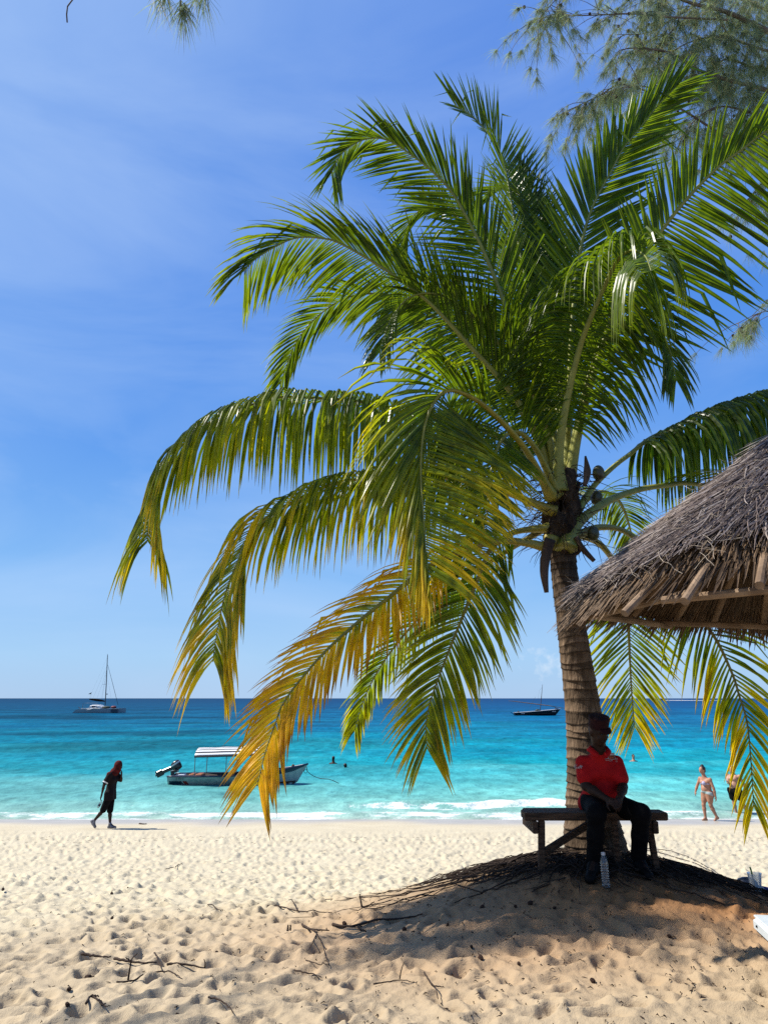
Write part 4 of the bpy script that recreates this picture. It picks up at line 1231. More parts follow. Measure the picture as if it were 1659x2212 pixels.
for k in range(17000):
    a = rh.uniform(0, 2 * PI)
    r = RH * math.sqrt(rh.uniform(.0, 1.0)) - .22
    r *= near_cut(a)
    if r < .02: r = .03
    # keep the strands where somebody standing near the photographer's place could see them
    d = Vector((math.cos(a), math.sin(a), -SL)).normalized(); side = Vector((-math.sin(a), math.cos(a), 0)); nrm = side.cross(d); nrm = nrm if nrm.z > 0 else -nrm
    skew = rh.gauss(0, .26) - .20
    dd = (d + side * skew + nrm * rh.uniform(-.06, .10)).normalized()
    straw(mb, cone_pt(r, a, rh.uniform(-.01, .055)), dd, nrm, rh.uniform(.18, .46), rh.uniform(.0028, .0062), straw_col(), .12)
for k in range(700):        # loose curly fibres
    a = rh.uniform(PI * .7, PI * 1.8); r = rh.uniform(.3, 1.8)
    d = Vector((rh.uniform(-1, 1), rh.uniform(-1, 1), rh.uniform(-.6, .3))).normalized(); q = [cone_pt(r, a, .06)]
    for s in range(5):
        d = (d + Vector((rh.uniform(-.6, .6), rh.uniform(-.6, .6), rh.uniform(-.6, .3)))).normalized(); q.append(q[-1] + d * .035)
    mb.tube(q, .0014, 3, (.42, .35, .27), caps=False)
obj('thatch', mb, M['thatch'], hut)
mb = MB()
for k in range(4200):       # the hanging eave fringe
    a = rh.uniform(0, 2 * PI); r = rh.uniform(1.4, 1.66) * near_cut(a)
    d = Vector((math.cos(a), math.sin(a), -SL * 1.05)).normalized(); side = Vector((-math.sin(a), math.cos(a), 0)); nrm = side.cross(d); nrm = nrm if nrm.z > 0 else -nrm
    frontcut = .55 if math.sin(a) < -.45 else 1.0
    g = rh.uniform(.6, 1.2)
    straw(mb, cone_pt(r, a, -.05 - rh.uniform(0, .08)), (d + side * rh.gauss(0, .12) + Vector((0, 0, -.12))).normalized(), nrm, rh.uniform(.22, .42) * frontcut, rh.uniform(.004, .009), (.19 * g, .125 * g, .075 * g), .06)
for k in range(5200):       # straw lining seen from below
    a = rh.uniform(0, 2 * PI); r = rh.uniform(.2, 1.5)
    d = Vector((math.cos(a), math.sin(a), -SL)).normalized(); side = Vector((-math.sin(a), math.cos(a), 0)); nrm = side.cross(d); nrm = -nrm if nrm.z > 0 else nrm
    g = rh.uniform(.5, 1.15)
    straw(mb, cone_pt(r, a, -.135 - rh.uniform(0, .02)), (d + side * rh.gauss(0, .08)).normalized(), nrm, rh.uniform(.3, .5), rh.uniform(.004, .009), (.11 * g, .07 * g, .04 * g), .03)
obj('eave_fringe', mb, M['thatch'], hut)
for k in range(22):
    a = 2 * PI * k / 22 + .13 + rh.uniform(-.05, .05)
    mb = MB(); p0 = cone_pt(.06, a, -.16); p1 = cone_pt(rh.uniform(1.70, 1.88) if math.sin(a) < -.3 else 1.64, a, -.17)
    mb.tube([p0, p0 * .5 + p1 * .5 + Vector((0, 0, .01)), p1], [.024, .027, .029], 10)
    obj('rafter', mb, M['pole'], hut, smooth=False)
for rad in (.8, 1.62):
    for k in range(7):
        a0 = 2 * PI * k / 7 + .13; a1 = 2 * PI * (k + 1) / 7 + .19
        mb = MB(); p0 = cone_pt(rad, a0 - .05, -.255); p1 = cone_pt(rad, a1 + .05, -.245)
        mb.tube([p0, p0.lerp(p1, .5) + Vector((0, 0, .008)), p1], [.027, .03, .026], 9)
        obj('purlin', mb, M['pole'], hut)
mb = MB(); gz0 = gz(HC.x, HC.y)
mb.tube([(HC.x, HC.y, gz0 - .2), (HC.x + .01, HC.y, 4.0), (HC.x, HC.y, HC.z - .12)], [.075, .07, .06], 12)
obj('post', mb, M['pole'], hut)

# ------------------------------------------------------------------ bench
seatz = P(1290, 1755.5, 7.02).z
bench = thing('bench', 'rough weathered plank bench nailed against the palm trunk', 'bench', (P(1287, 1760, 7.02).x, 7.1, gz(1.95, 7.1)))
xl, xr = P(1133, 1755, 7.02).x, P(1442, 1753, 7.02).x
mb = MB()
mb.box(((xl + xr) / 2, 7.125, seatz - .033), (xr - xl, .21, .066), None, None, .008)
obj('seat', mb, M['wood'], bench)
mb = MB(); mb.box(((xl + xr) / 2 - .02, 7.31, seatz - .036), (xr - xl - .12, .14, .06), Matrix.Rotation(.01, 3, 'Z'), None, .008); obj('seat', mb, M['wood'], bench)
for (a, b, w) in (((1169, 1772), (1168.5, 1878), .055), ((1398, 1762), (1420, 1880), .05), ((1325, 1770), (1336, 1872), .045)):
    p, q = P(*a, 7.06), P(*b, 7.06); q.z = gz(q.x, 7.06) - .08
    mb = MB(); mb.beam(p, q, w, .05, up=(0, 1, 0)); obj('leg', mb, M['wood'], bench)
mb = MB(); mb.beam(P(1173, 1842, 7.10), P(1300, 1762, 7.42), .04, .06); obj('brace', mb, M['wood'], bench)
for (px, py, tlt) in ((1156, 1779, 0), (1414, 1777, .03)):
    c = P(px, py, 7.0); mb = MB(); mb.box((c.x, 7.26, seatz - .066 - .052), (.045, .52, .10), Matrix.Rotation(tlt, 3, 'Z'), None, .006); obj('bearer', mb, M['wood'], bench)


# ------------------------------------------------------------------ man on the bench
def G(p, dz=0.0): return Vector((p.x, p.y, gz(p.x, p.y) + dz))


sk = .93
J = dict(shr=P(1258, 1645, 7.12), shl=P(1330, 1645, 7.12), neck=P(1292, 1617, 7.05), hipr=P(1283, 1737, 7.19), hipl=P(1322, 1737, 7.19), fs=-1,
         elr=P(1265, 1698, 7.02), ell=P(1345, 1700, 7.02), wrr=P(1312, 1727, 6.84), wrl=P(1339, 1722, 6.84))
J['knr'] = P(1288, 1757, 6.82); J['anr'] = P(1284, 1864, 6.94); J['heelr'] = G(P(1285, 1880, 6.99), .035); J['toer'] = G(P(1272, 1890, 6.76), .028)
J['knl'] = P(1384, 1757, 6.86); J['anl'] = P(1380, 1864, 7.02); J['heell'] = G(P(1377, 1880, 7.06), .035); J['toel'] = G(P(1400, 1890, 6.84), .028)
for q in 'rl':
    J['an' + q].z = J['heel' + q].z + .07
hc = P(1291, 1580, 6.99)
hf = Vector((.45, -.82, -.34))
bd = SDF(); torso(bd, J, .90); limbs(bd, J, sk)
add_head(bd, hc, hf, (.05, -.35, 1), .98)
bd.rc(J['neck'], hc - Vector((0, -.02, .05)), .058, .056, .02)
hr, hl = v3(J['wrr']), v3(J['wrl'])
add_hand(bd, hr, unit(v3(P(1333, 1738, 6.74)) - hr), (.25, .55, -.8), .75, -1, 1.0)
add_hand(bd, hl, unit(v3(P(1329, 1744, 6.72)) - hl), (-.75, .5, -.35), .8, 1, 1.0)
foot = Vector((J['heelr'].x, J['heelr'].y, gz(J['heelr'].x, J['heelr'].y)))
man = sdf_obj('person', bd, .0072, M['skin_dark'], None, foot)
tag(man, 'person in a red polo shirt and dark cap sitting on the bench with hands clasped', 'person')
sh_ = SDF(); Js = dict(J); ch, pv, ax, lat, fw = torso(sh_, Js, .93, .02)
for q, e in (('r', 'elr'), ('l', 'ell')):
    s, e = v3(J['sh' + q]), v3(J[e])
    sh_.rc(s + np.array([0, 0, -.010]), s + (e - s) * .66, .053, .058, .03)
sh_ = sh_.grow(.011)
sh_.rc(v3(J['hipr']) - lat * .03 + np.array([0, .03, .03]), v3(J['hipr']) - lat * .05 + np.array([0, .04, -.0]), .09, .085, .04)
sh_.cut(v3(J['neck']) + np.array([0, -.01, -.022]), (0, -.9, 1.0))
shirt = sdf_obj('polo_shirt', sh_, .0075, M['red_cloth'], man)
# collar, placket button, emblem and sleeve lettering
nk = v3(J['neck']) + np.array([0, -.008, .012])
mb = MB(); rows = []
for j in range(3):
    row = []
    for i in range(25):
        a = -PI / 2 + .34 + (2 * PI - .68) * i / 24
        rr0 = (.064, .070, .098)[j]; zz = (-.004, .008, -.030)[j]
        frontness = max(0, -math.sin(a))
        row.append((nk[0] + rr0 * math.cos(a) * 1.06, nk[1] + rr0 * math.sin(a) - .012 * frontness, nk[2] + zz - .06 * frontness ** 2))
    rows.append(row)
mb.grid(rows)
cl = obj('collar', mb, M['red_cloth'], shirt, smooth=True)
so = cl.modifiers.new('thick', 'SOLIDIFY'); so.thickness = .004
SV = np.array([v.co[:] for v in shirt.data.vertices]) + v3(world_loc(shirt))


def on_shirt(px, py, off=.003):
    """point of the shirt front that shows at (px, py)"""
    best = None
    d = v3(ray(px, py)); d = d / np.linalg.norm(d)
    w = SV - np.array([0, 0, EYE]); t = w @ d; r = np.linalg.norm(w - t[:, None] * d, axis=1)
    ok = r < .012
    if not ok.any(): ok = r < r.min() + .006
    tt = t[ok].min()
    return Vector(np.array([0, 0, EYE]) + d * (tt - off - .003))


def patch(pts, name, mat, parent):
    mb = MB(); n = len(pts)
    q = [on_shirt(*p) for p in pts]; b = [p + Vector((0, .004, 0)) for p in q]
    mb.add(q + b, [tuple(range(n))] + [tuple(n + n - 1 - i for i in range(n))] + [(i, n + i, n + (i + 1) % n, (i + 1) % n) for i in range(n)])
    return obj(name, mb, mat, parent)


patch([(1312.5, 1626), (1326.5, 1626), (1327, 1631.5), (1313, 1632)], 'emblem', M['emblem_white'], shirt)
patch([(1315, 1633), (1325, 1633), (1326, 1639), (1314.5, 1639)], 'emblem', M['emblem_orange'], shirt)
mb = MB()
for pts, r in (([(1313, 1632.5), (1313.5, 1639)], .0022), ([(1327, 1632.5), (1328, 1639)], .0022), ([(1306, 1639.5), (1312, 1638.8), (1318, 1640.2), (1326, 1640), (1333, 1637.8)], .0022),
               ([(1308, 1641), (1309, 1643.5), (1313, 1642.3), (1318, 1643.8), (1323, 1643)], .0017), ([(1329, 1642.5), (1333, 1641)], .0018), ([(1329, 1646), (1333, 1644.5)], .0018)):
    mb.tube([on_shirt(*p) for p in pts], r, 5)
obj('emblem_lines', mb, M['emblem_white'], shirt)
mb = MB()
S0, S1 = 1239.0, 1652.5
for st_ in ([(6.2, .2), (2.0, .4), (.9, 3.2), (5.4, 4.6), (5.9, 7.8), (2.2, 9.6)], [(2.5, 6.4), (1.4, 5.0), (2.2, 3.9)],     # S
            [(9.3, 4.3), (7.6, 5.2), (7.7, 7.1), (9.6, 7.4), (10.6, 5.9), (9.3, 4.3)],                                        # o
            [(14.6, 1.0), (13.1, 1.4), (12.6, 4.2), (12.2, 8.2)], [(11.2, 4.6), (14.6, 4.2)],                                  # f
            [(16.6, .8), (15.9, 4.0), (15.6, 7.6), (16.6, 7.8)], [(14.8, 3.9), (18.8, 3.2)]):                                   # t
    mb.tube([on_shirt(S0 + x * 1.02, S1 + yy * .95) for x, yy in st_], .0026, 5)
obj('sleeve_lettering', mb, M['emblem_white'], shirt)
mb = MB(); b0 = on_shirt(1295.5, 1622, .004); mb.ell(b0, (.007, .004, .007), 10, 6); obj('button', mb, M['emblem_white'], shirt)
# trousers
t_ = SDF()
for q in 'rl':
    hp, kn, an = v3(J['hip' + q]), v3(J['kn' + q]), v3(J['an' + q])
    t_.rc(hp + np.array([0, .0, .0]), kn, .100, .078, .03); t_.rc(kn, kn + (an - kn) * .5, .076, .068, .03); t_.rc(kn + (an - kn) * .5, an + np.array([0, 0, .01]), .068, .066, .03)
t_.rc(v3(J['hipr']) + np.array([0, 0, .02]), v3(J['hipl']) + np.array([0, 0, .02]), .118, .118, .05)
t_.cut((0, 0, seatz + .012), (0, 0, 0)) if False else None
sdf_obj('trousers', t_, .0085, M['black_cloth'], man)
for q in 'rl':
    s = SDF(); he, to = v3(J['heel' + q]), v3(J['toe' + q])
    s.rc(he + np.array([0, 0, .012]), to + np.array([0, 0, .004]), .046, .040, .02); s.rc(v3(J['an' + q]) - np.array([0, 0, .01]), to * .5 + he * .5 + np.array([0, 0, .03]), .045, .04, .03)
    s.cut((0, 0, min(gz(he[0], he[1]), gz(to[0], to[1])) - .012), (0, 0, -1))
    sdf_obj('shoe', s, .007, M['shoe_black'], man)
# cap with a short peak
r_, f_, u_ = frame(v3(hf), (.05, -.35, 1)); Rm = Matrix((Vector(r_), Vector(f_), Vector(u_))).transposed()
cc = hc + Vector(u_) * .052
mb = MB(); mb.lathe(cc, [(.082, -.012), (.087, 0), (.089, .05), (.0915, .078), (.087, .084), (.03, .087)], 28, Rm)
cap = obj('cap', mb, M['maroon'], man, smooth=False)
mb = MB(); rows = []
for j in range(4):
    row = []
    for i in range(13):
        a = PI / 2 + (i / 12 - .5) * 1.5; e = max(0, math.cos((i / 12 - .5) * PI)) ** .6 * .04 * j / 3
        row.append(cc + Rm @ Vector(((.088 + e) * math.cos(a), (.088 + e) * math.sin(a), .004 - .85 * e)))
    rows.append(row)
mb.grid(rows); pk = obj('peak', mb, M['maroon'], cap, smooth=True); so = pk.modifiers.new('thick', 'SOLIDIFY'); so.thickness = .005
for q in (-1, 1):
    mb = MB(); mb.ell(hc + Vector(f_) * .083 + Vector(u_) * .008 + Vector(r_) * q * .033, (.010, .008, .008), 10, 8, Rm); obj('eye', mb, M['glass_dark'], man, smooth=True)
# ------------------------------------------------------------------ bottle on the mound
p = PG(1309, 1917); k = .262 / .262
bot = thing('water_bottle', 'clear plastic water bottle with white cap standing on the mound before the bench', 'bottle', (p.x, p.y, gz(p.x, p.y)))
prof = [(.027, 0), (.031, .004), (.0315, .02)]
z = .03
while z < .165:
    prof += [(.0315, z), (.0288, z + .007), (.0315, z + .014)]; z += .019
prof += [(.031, .18), (.028, .2), (.02, .222), (.0125, .235), (.0125, .242)]
tl = Matrix.Rotation(-.035, 3, 'Y')
mb = MB(); mb.lathe(bot.location, prof, 20, tl); obj('bottle_body', mb, M['clear'], bot, smooth=True)
mb = MB(); mb.lathe(bot.location, [(.0155, .238), (.016, .24), (.016, .258), (.0145, .261)], 16, tl); obj('cap', mb, M['white'], bot)

# ------------------------------------------------------------------ people along the water
def planar(ox, oy, mpp, org):
    """joint from crop pixels: x right, z up, plus a depth offset in metres"""
    return lambda x, yy, dy=0.0: Vector((org[0] + (x - ox) * mpp, org[1] + dy, org[2] + (oy - yy) * mpp))


# man walking to the right
gp = PG(240, 1790)
W = planar(740, 2080, .00095, (gp.x, gp.y, gz(gp.x, gp.y)))
J = dict(shr=W(650, 600, -.17), shl=W(730, 600, .17), neck=W(735, 500, 0), hipr=W(640, 1230, -.09), hipl=W(650, 1230, .09), fs=-1,
         elr=W(535, 850, -.24), wrr=W(470, 1160, -.20), ell=W(870, 790, .17), wrl=W(915, 600, .04),
         knr=W(505, 1580, -.09), anr=W(275, 1850, -.08), heelr=W(215, 1860, -.08), toer=W(315, 2020, -.08),
         knl=W(650, 1620, .08), anl=W(685, 1960, .07), heell=W(660, 2045, .07), toel=W(840, 2052, .06))
b = SDF(); torso(b, J, .88); limbs(b, J, .86)
hc = W(835, 365, 0); add_head(b, hc, (.95, -.12, -.3), (.25, 0, 1), .98)
b.rc(J['neck'], hc - Vector((.03, 0, .05)), .055, .055, .02)
add_hand(b, J['wrr'], (-.25, 0, -1), (1, .2, 0), .5, 1, .95); add_hand(b, J['wrl'], (.05, -.1, 1), (-1, -.2, 0), .7, 1, .95)
w1 = sdf_obj('person', b, .013, M['skin_dark'], None, W(740, 2080))
tag(w1, 'person in red head scarf and black tunic walking along the waterline', 'person')
c = SDF(); torso(c, J, .93); hp = (v3(J['hipr']) + v3(J['hipl'])) / 2
for q in 'rl':
    s, e = v3(J['sh' + q]), v3(J['el' + q]); c.rc(s, s + (e - s) * .75, .062, .064, .03)
    c.rc(v3(J['hip' + q]) + np.array([0, 0, .1]), v3(J['hip' + q]) + np.array([.01, 0, -.06]), .115, .12, .05)
c = c.grow(.012); c.cut(W(650, 1300), (0.05, 0, -1)); c.cut(W(760, 500), (.35, 0, 1))
sdf_obj('tunic', c, .013, M['print_cloth'], w1)
c = SDF()
for q, ex in (('r', (505, 1580)), ('l', (650, 1620))):
    h, kk = v3(J['hip' + q]), v3(J['kn' + q]); c.rc(h, h + (kk - h) * .95, .105, .085, .04)
sdf_obj('shorts', c, .013, M['black_cloth'], w1)
c = SDF()   # scarf over head, neck and back
hcv = v3(hc)
c.el(hcv + np.array([-.012, 0, .03]), (.118, .100, .122), None, .03); c.rc(hcv + np.array([-.04, 0, -.06]), v3(W(735, 520)), .095, .11, .05)
c.rc(v3(W(700, 560, -.02)), v3(W(590, 640, -.03)), .10, .085, .05); c.rc(v3(W(840, 500, 0)), v3(W(720, 520, 0)), .06, .09, .05)
for q in 'rl': c.rc(v3(J['sh' + q]) + np.array([-.02, 0, .02]), v3(W(600, 620, -.08 if q == 'r' else .08)), .068, .06, .05)
c.cut(hcv + np.array([.075, 0, 0]), (1, -.15, .12))
sdf_obj('head_scarf', c, .012, M['red_scarf'], w1)
for q, an in (('r', -1.0), ('l', 0.0)):
    s = SDF(); he, to = v3(J['heel' + q]), v3(J['toe' + q]); s.rc(he, to, .047, .038, .02); s.rc(v3(J['an' + q]), he * .6 + to * .4, .045, .045, .03)
    sdf_obj('shoe', s, .011, M['shoe_grey'], w1)
mb = MB(); e0 = J['shr'].lerp(J['elr'], .72); e1 = J['shr'].lerp(J['elr'], .84); mb.tube([e0, e1], [.078, .077], 14); obj('armband', mb, M['white'], w1)
bw = thing('water_bottle', 'plastic bottle with blue label dangling from the hand of the person in the red scarf', 'bottle', W(440, 1500, -.2))
mb = MB(); T_ = Matrix.Rotation(.5, 3, 'Y'); mb.lathe(W(500, 1290, -.2), [(.012, 0), (.014, -.02), (.03, -.06), (.033, -.10), (.031, -.20), (.024, -.21)][::-1], 14, T_); obj('bottle_body', mb, M['clear'], bw, smooth=True)
mb = MB(); mb.lathe(W(500, 1290, -.2), [(.0345, -.165), (.0345, -.10)], 14, T_); obj('bottle_label', mb, M['navy'], bw)

# woman in a bikini walking to the left
gp = PG(1523, 1773)
W = planar(430, 1280, .00152, (gp.x, gp.y, gz(gp.x, gp.y)))
J = dict(shl=W(555, 490, -.15), shr=W(440, 485, .15), neck=W(475, 415, 0), hipl=W(535, 770, -.085), hipr=W(490, 765, .085), fs=-1,
         ell=W(602, 660, -.20), wrl=W(625, 820, -.2), elr=W(375, 640, .2), wrr=W(335, 745, .2),
         knr=W(440, 985, .07), anr=W(452, 1225, .06), heelr=W(470, 1262, .06), toer=W(392, 1270, .06),
         knl=W(545, 985, -.07), anl=W(640, 1195, -.07), heell=W(668, 1222, -.07), toel=W(590, 1270, -.07))
b = SDF(); ch, pv, ax, lat, fw = torso(b, J, 1.0, .06); limbs(b, J, .95)
for q in 'lr':
    hp, kn = v3(J['hip' + q]), v3(J['kn' + q]); b.rc(hp, hp * .45 + kn * .55, .12, .092, .03)
    b.el(hp + np.array([.06, 0, -.02]), (.09, .085, .10), None, .04)
for q in (-1, 1): b.el(ch - ax * .12 + np.array([-.085, q * .065 - .03, 0]), (.062, .062, .062), None, .03)
hc = W(452, 318, 0); add_head(b, hc, (-.85, -.45, -.15), (0, 0, 1), .92); b.rc(J['neck'], hc + Vector((.02, 0, -.05)), .046, .048, .02)
add_hand(b, J['wrl'], (.05, 0, -1), (-1, 0, 0), .4, 1, .88); add_hand(b, J['wrr'], (-.25, 0, -1), (.7, 0, 0), .4, 1, .88)
wm = sdf_obj('person', b, .012, M['skin_tan'], None, W(430, 1280))
tag(wm, 'woman in a pale two piece bikini walking barefoot along the wet sand', 'person')
c = SDF()
for q in (-1, 1): c.el(ch - ax * .12 + np.array([-.090, q * .066 - .03, 0]), (.068, .068, .064), None, .01)
cb = SDF(); torso(cb, J, 1.0, .06); cb = cb.grow(.008); cb.cut(ch - ax * .155, -ax); cb.cut(ch - ax * .12, ax)
tp_ = sdf_obj('bikini_top', c, .011, M['bikini_top'], wm); sdf_obj('strap', cb, .011, M['bikini_top'], tp_)
c = SDF(); torso(c, J, 1.0, .06)
for q in 'lr': c.el(v3(J['hip' + q]) + np.array([.06, 0, -.02]), (.09, .085, .10), None, .04); c.rc(J['hip' + q], v3(J['hip' + q]) + np.array([0, 0, -.05]), .12, .115, .03)
c = c.grow(.005); c.cut(W(500, 722), (.12, 0, 1)); c.cut(W(505, 782), (-.35, 0, -1))
sdf_obj('bikini_bottom', c, .011, M['bikini_bottom'], wm)
c = SDF(); hv = v3(hc); c.el(hv + np.array([.022, .012, .035]), (.094, .088, .090), None, .02); c.el(hv + np.array([.02, .01, .125]), (.05, .05, .042), None, .02); c.el(hv + np.array([.08, .03, -.02]), (.045, .05, .07), None, .02)
c.cut(hv + np.array([-.055, -.05, 0]), (-.8, -.5, -.35)); sdf_obj('hair', c, .011, M['hair_dark'], wm)

# man in black shorts behind the palm leaves
gp = PG(1592, 1764)
W = planar(1100, 1205, .00160, (gp.x, gp.y, gz(gp.x, gp.y)))
J = dict(shl=W(1165, 420, -.19), shr=W(1030, 420, .19), neck=W(1095, 370, 0), hipl=W(1130, 700, -.09), hipr=W(1060, 700, .09), fs=-1,
         ell=W(1235, 570, -.22), wrl=W(1275, 720, -.2), elr=W(990, 560, .05), wrr=W(955, 535, -.16),
         knr=W(1080, 955, .08), anr=W(1105, 1150, .07), heelr=W(1120, 1188, .07), toer=W(1085, 1196, -.06),
         knl=W(1215, 950, -.08), anl=W(1285, 1140, -.08), heell=W(1300, 1172, -.08), toel=W(1365, 1196, -.12))
b = SDF(); ch, pv, ax, lat, fw = torso(b, J, 1.0, .04); limbs(b, J, .92)
hc = W(1080, 310, -.01); add_head(b, hc, (-.75, -.6, -.2), (0, 0, 1), 1.0); b.rc(J['neck'], hc - Vector((0, 0, .05)), .058, .056, .02)
add_hand(b, J['wrl'], (.1, 0, -1), (-1, 0, 0), .4, 1, .95); add_hand(b, J['wrr'], (-.8, -.4, .2), (0, -.3, 1), .6, 1, .95)
wm2 = sdf_obj('person', b, .013, M['skin_pale'], None, W(1100, 1205))
tag(wm2, 'bare chested person in black shorts half hidden behind the hanging palm leaflets', 'person')
c = SDF()
for q in 'lr':
    h, kk = v3(J['hip' + q]), v3(J['kn' + q]); c.rc(h, h + (kk - h) * .55, .122, .112, .04)
c.rc(J['hipl'], J['hipr'], .135, .135, .04); c.cut(W(1095, 655), (0, 0, 1)); sdf_obj('shorts', c, .013, M['black_cloth'], wm2)
c = SDF(); hv = v3(hc); c.el(hv + np.array([.012, .01, .035]), (.094, .088, .088), None, .02); c.cut(hv + np.array([-.04, -.04, .02]), (-.7, -.6, -.4)); sdf_obj('hair', c, .012, M['hair_dark'], wm2)


def swimmer(px, py, Y, label, mat, fwd, shoulders, k=1.0, hair=True, arms=False):
    p = P(px, py, Y); p.z = 0.0
    b = SDF(); z0 = .24 if shoulders else .10
    hc = p + Vector((0, 0, z0 + (.10 if shoulders else .05)))
    add_head(b, hc, fwd, (0, 0, 1), k)
    if shoulders:
        sh = np.cross(unit((fwd[0], fwd[1], 0)), [0, 0, 1.0]); f0 = unit((fwd[0], fwd[1], 0))
        b.rc(hc - Vector((0, 0, .06)), p + Vector((0, 0, .06)), .055, .09, .04)
        b.rc(v3(p) + sh * .19 + np.array([0, 0, .03]), v3(p) - sh * .19 + np.array([0, 0, .03]), .075, .075, .05)
        b.rc(p, p - Vector((0, 0, .35)), .15, .14, .06)
        if arms:
            for q in (-1, 1): b.rc(v3(p) + sh * .2 * q, v3(p) + sh * .42 * q + f0 * .18 - np.array([0, 0, .02]), .05, .036, .02)
    else:
        b.rc(hc - Vector((0, 0, .06)), p - Vector((0, 0, .2)), .055, .08, .03)
        b.rc(v3(p) + np.array([.1, 0, -.05]), v3(p) + np.array([.75, .1, -.06]), .09, .09, .04)
    o = sdf_obj('person', b, .016, mat, None, p); tag(o, label, 'person', 'bathers in the water')
    c = SDF(); c.el(v3(hc) + np.array([-.012 * fwd[0], .012, .03]), (.086 * k, .096 * k, .096 * k), None, .02); c.cut(v3(hc) + unit(fwd) * .05, unit(np.array(fwd) + np.array([0, 0, -.5])))
    sdf_obj('hair', c, .014, M['hair_dark'], o)


swimmer(720, 1651, 45.5, 'dark bather standing shoulder deep near the moored motor boat', M['skin_dark'], (-.4, -.9, 0), True)
swimmer(746, 1658, 43.0, 'swimmer with only the head above water beside the standing bather', M['skin_dark'], (.8, -.5, 0), False)
swimmer(1368, 1646, 47.0, 'bather with raised arms out in the turquoise water beyond the seated person', M['skin_tan'], (.2, -1, 0), True, 1.0, True, True)


# ------------------------------------------------------------------ boats
def hull(mb, L, stn, mat_cols=None, z0=-.25, n=26, m=9, inner=.0):
    """stn(t) -> half beam, sheer z, keel z, rake x offset ; x runs stern to bow"""
    rows = []
    for i in range(n):
        t = i / (n - 1); hb, zs, zk, flare, xo = stn(t); row = []
        for j in range(m):
            q = j / (m - 1); row.append((t * L + xo * (1 - q), -hb * q ** flare, zk + (zs - zk) * q))
        rows.append(row[::-1] + [(p[0], -p[1], p[2]) for p in row[1:]])
    mb.grid(rows)
    return rows


def text_mesh(s, size, name, mat, parent, Mx, depth=.01):
    cu = bpy.data.curves.new(name, 'FONT'); cu.body = s; cu.size = size; cu.extrude = depth; cu.resolution_u = 3
    o = bpy.data.objects.new('tmp', cu); COL.objects.link(o)
    dg = bpy.context.evaluated_depsgraph_get(); dg.update()
    me = bpy.data.meshes.new_from_object(o.evaluated_get(dg)); bpy.data.objects.remove(o)
    me.transform(Mx); me.materials.clear(); me.materials.append(mat); me.name = name
    q = bpy.data.objects.new(name, me); COL.objects.link(q); q.parent = parent
    return q


# motor boat: crop scale 4.5 mm per pixel, origin at the stern on the waterline
BY = 35.6
bp_ = P(369.5, 1692, BY); bp_.z = 0
S = .00484
boat = thing('motor_boat', 'white wooden motor boat with striped canopy and tilted outboard moored off the beach', 'boat', bp_)
O = bp_
mx_ = lambda x, yy, dy=0.0: Vector((O.x + (x - 250) * S, O.y + dy, (540 - yy) * S))
LB = 1160 * S


def stn(t):
    hb = .80 * (1 - max(0, (t - .42) / .58) ** 2.0) * (.86 + .14 * min(1, t / .25)); zs = .36 + .04 * t + .42 * max(0, (t - .35) / .65) ** 1.9
    zk = -.22 + .30 * max(0, (t - .8) / .2) ** 1.6
    return max(hb, .012), zs, zk, .38 + .35 * t, .36 * t ** 6 - .36 * t ** 6 * 0 - .0


def stn2(t):
    hb, zs, zk, fl, xo = stn(t); return hb, zs, zk, fl, -.45 * max(0, (t - .7) / .3) ** 1.5


Lh = 1240 * S
mb = MB(); rows = hull(mb, Lh, stn2)
rows = [[(p[0] + O.x, p[1] + O.y, p[2]) for p in r] for r in rows]
mb = MB(); mb.grid(rows); mb.add(rows[0], [tuple(range(len(rows[0])))])
obj('hull', mb, M['hull_white'], boat, smooth=True)
mb = MB()
inn = [[(p[0] + (.03 if i == 0 else 0), O.y + (p[1] - O.y) * .93, max(p[2], .12) - .004) for p in r] for i, r in enumerate(rows[:-1])]
mb.grid(inn); mb.add(inn[0], [tuple(range(len(inn[0])))]); obj('interior', mb, M['brown_paint'], boat, smooth=True)
# gunwale band: dark blue, wider towards the bow, on both sides
for sgn in (0, -1):
    mb = MB(); o_ = []; 
    for r in rows:
        p = Vector(r[sgn]); o_.append(p + Vector((0, -.012 if sgn == 0 else .012, 0)))
    mb.tube([p + Vector((0, 0, .005)) for p in o_], .036, 8); obj('gunwale', mb, M['navy'], boat, smooth=True)


def side_band(t0, t1, za, zb, off=.006):
    """strip on the near side of the hull: za/zb give heights above the water at t"""
    V = []; n = 24; Fc = []
    for i in range(n):
        t = t0 + (t1 - t0) * i / (n - 1); hb, zs, zk, fl, xo = stn2(t)
        for f in (za, zb):
            z = max(min(f(t), zs), zk + .002); q = (z - zk) / (zs - zk)
            V.append((O.x + t * Lh + xo * (1 - q), O.y - hb * q ** fl - off, z))
    for i in range(n - 1): Fc.append((2 * i, 2 * i + 2, 2 * i + 3, 2 * i + 1))
    mb = MB(); mb.add(V, Fc); mb.add([(v[0], v[1] + .004, v[2]) for v in V], [f[::-1] for f in Fc]); return mb


obj('bow_band', side_band(.60, .995, lambda t: stn2(t)[1] - .04 - .13 * min(1, (1 - t) / .1) * min(1, (t - .6) / .15), lambda t: stn2(t)[1]), M['navy'], boat)
obj('bottom_paint', side_band(.70, .965, lambda t: -.1, lambda t: .06 + .30 * (t - .70)), M['brown_paint'], boat)
obj('stripe', side_band(.012, .10, lambda t: .015, lambda t: .165), M['teal_dark'], boat)


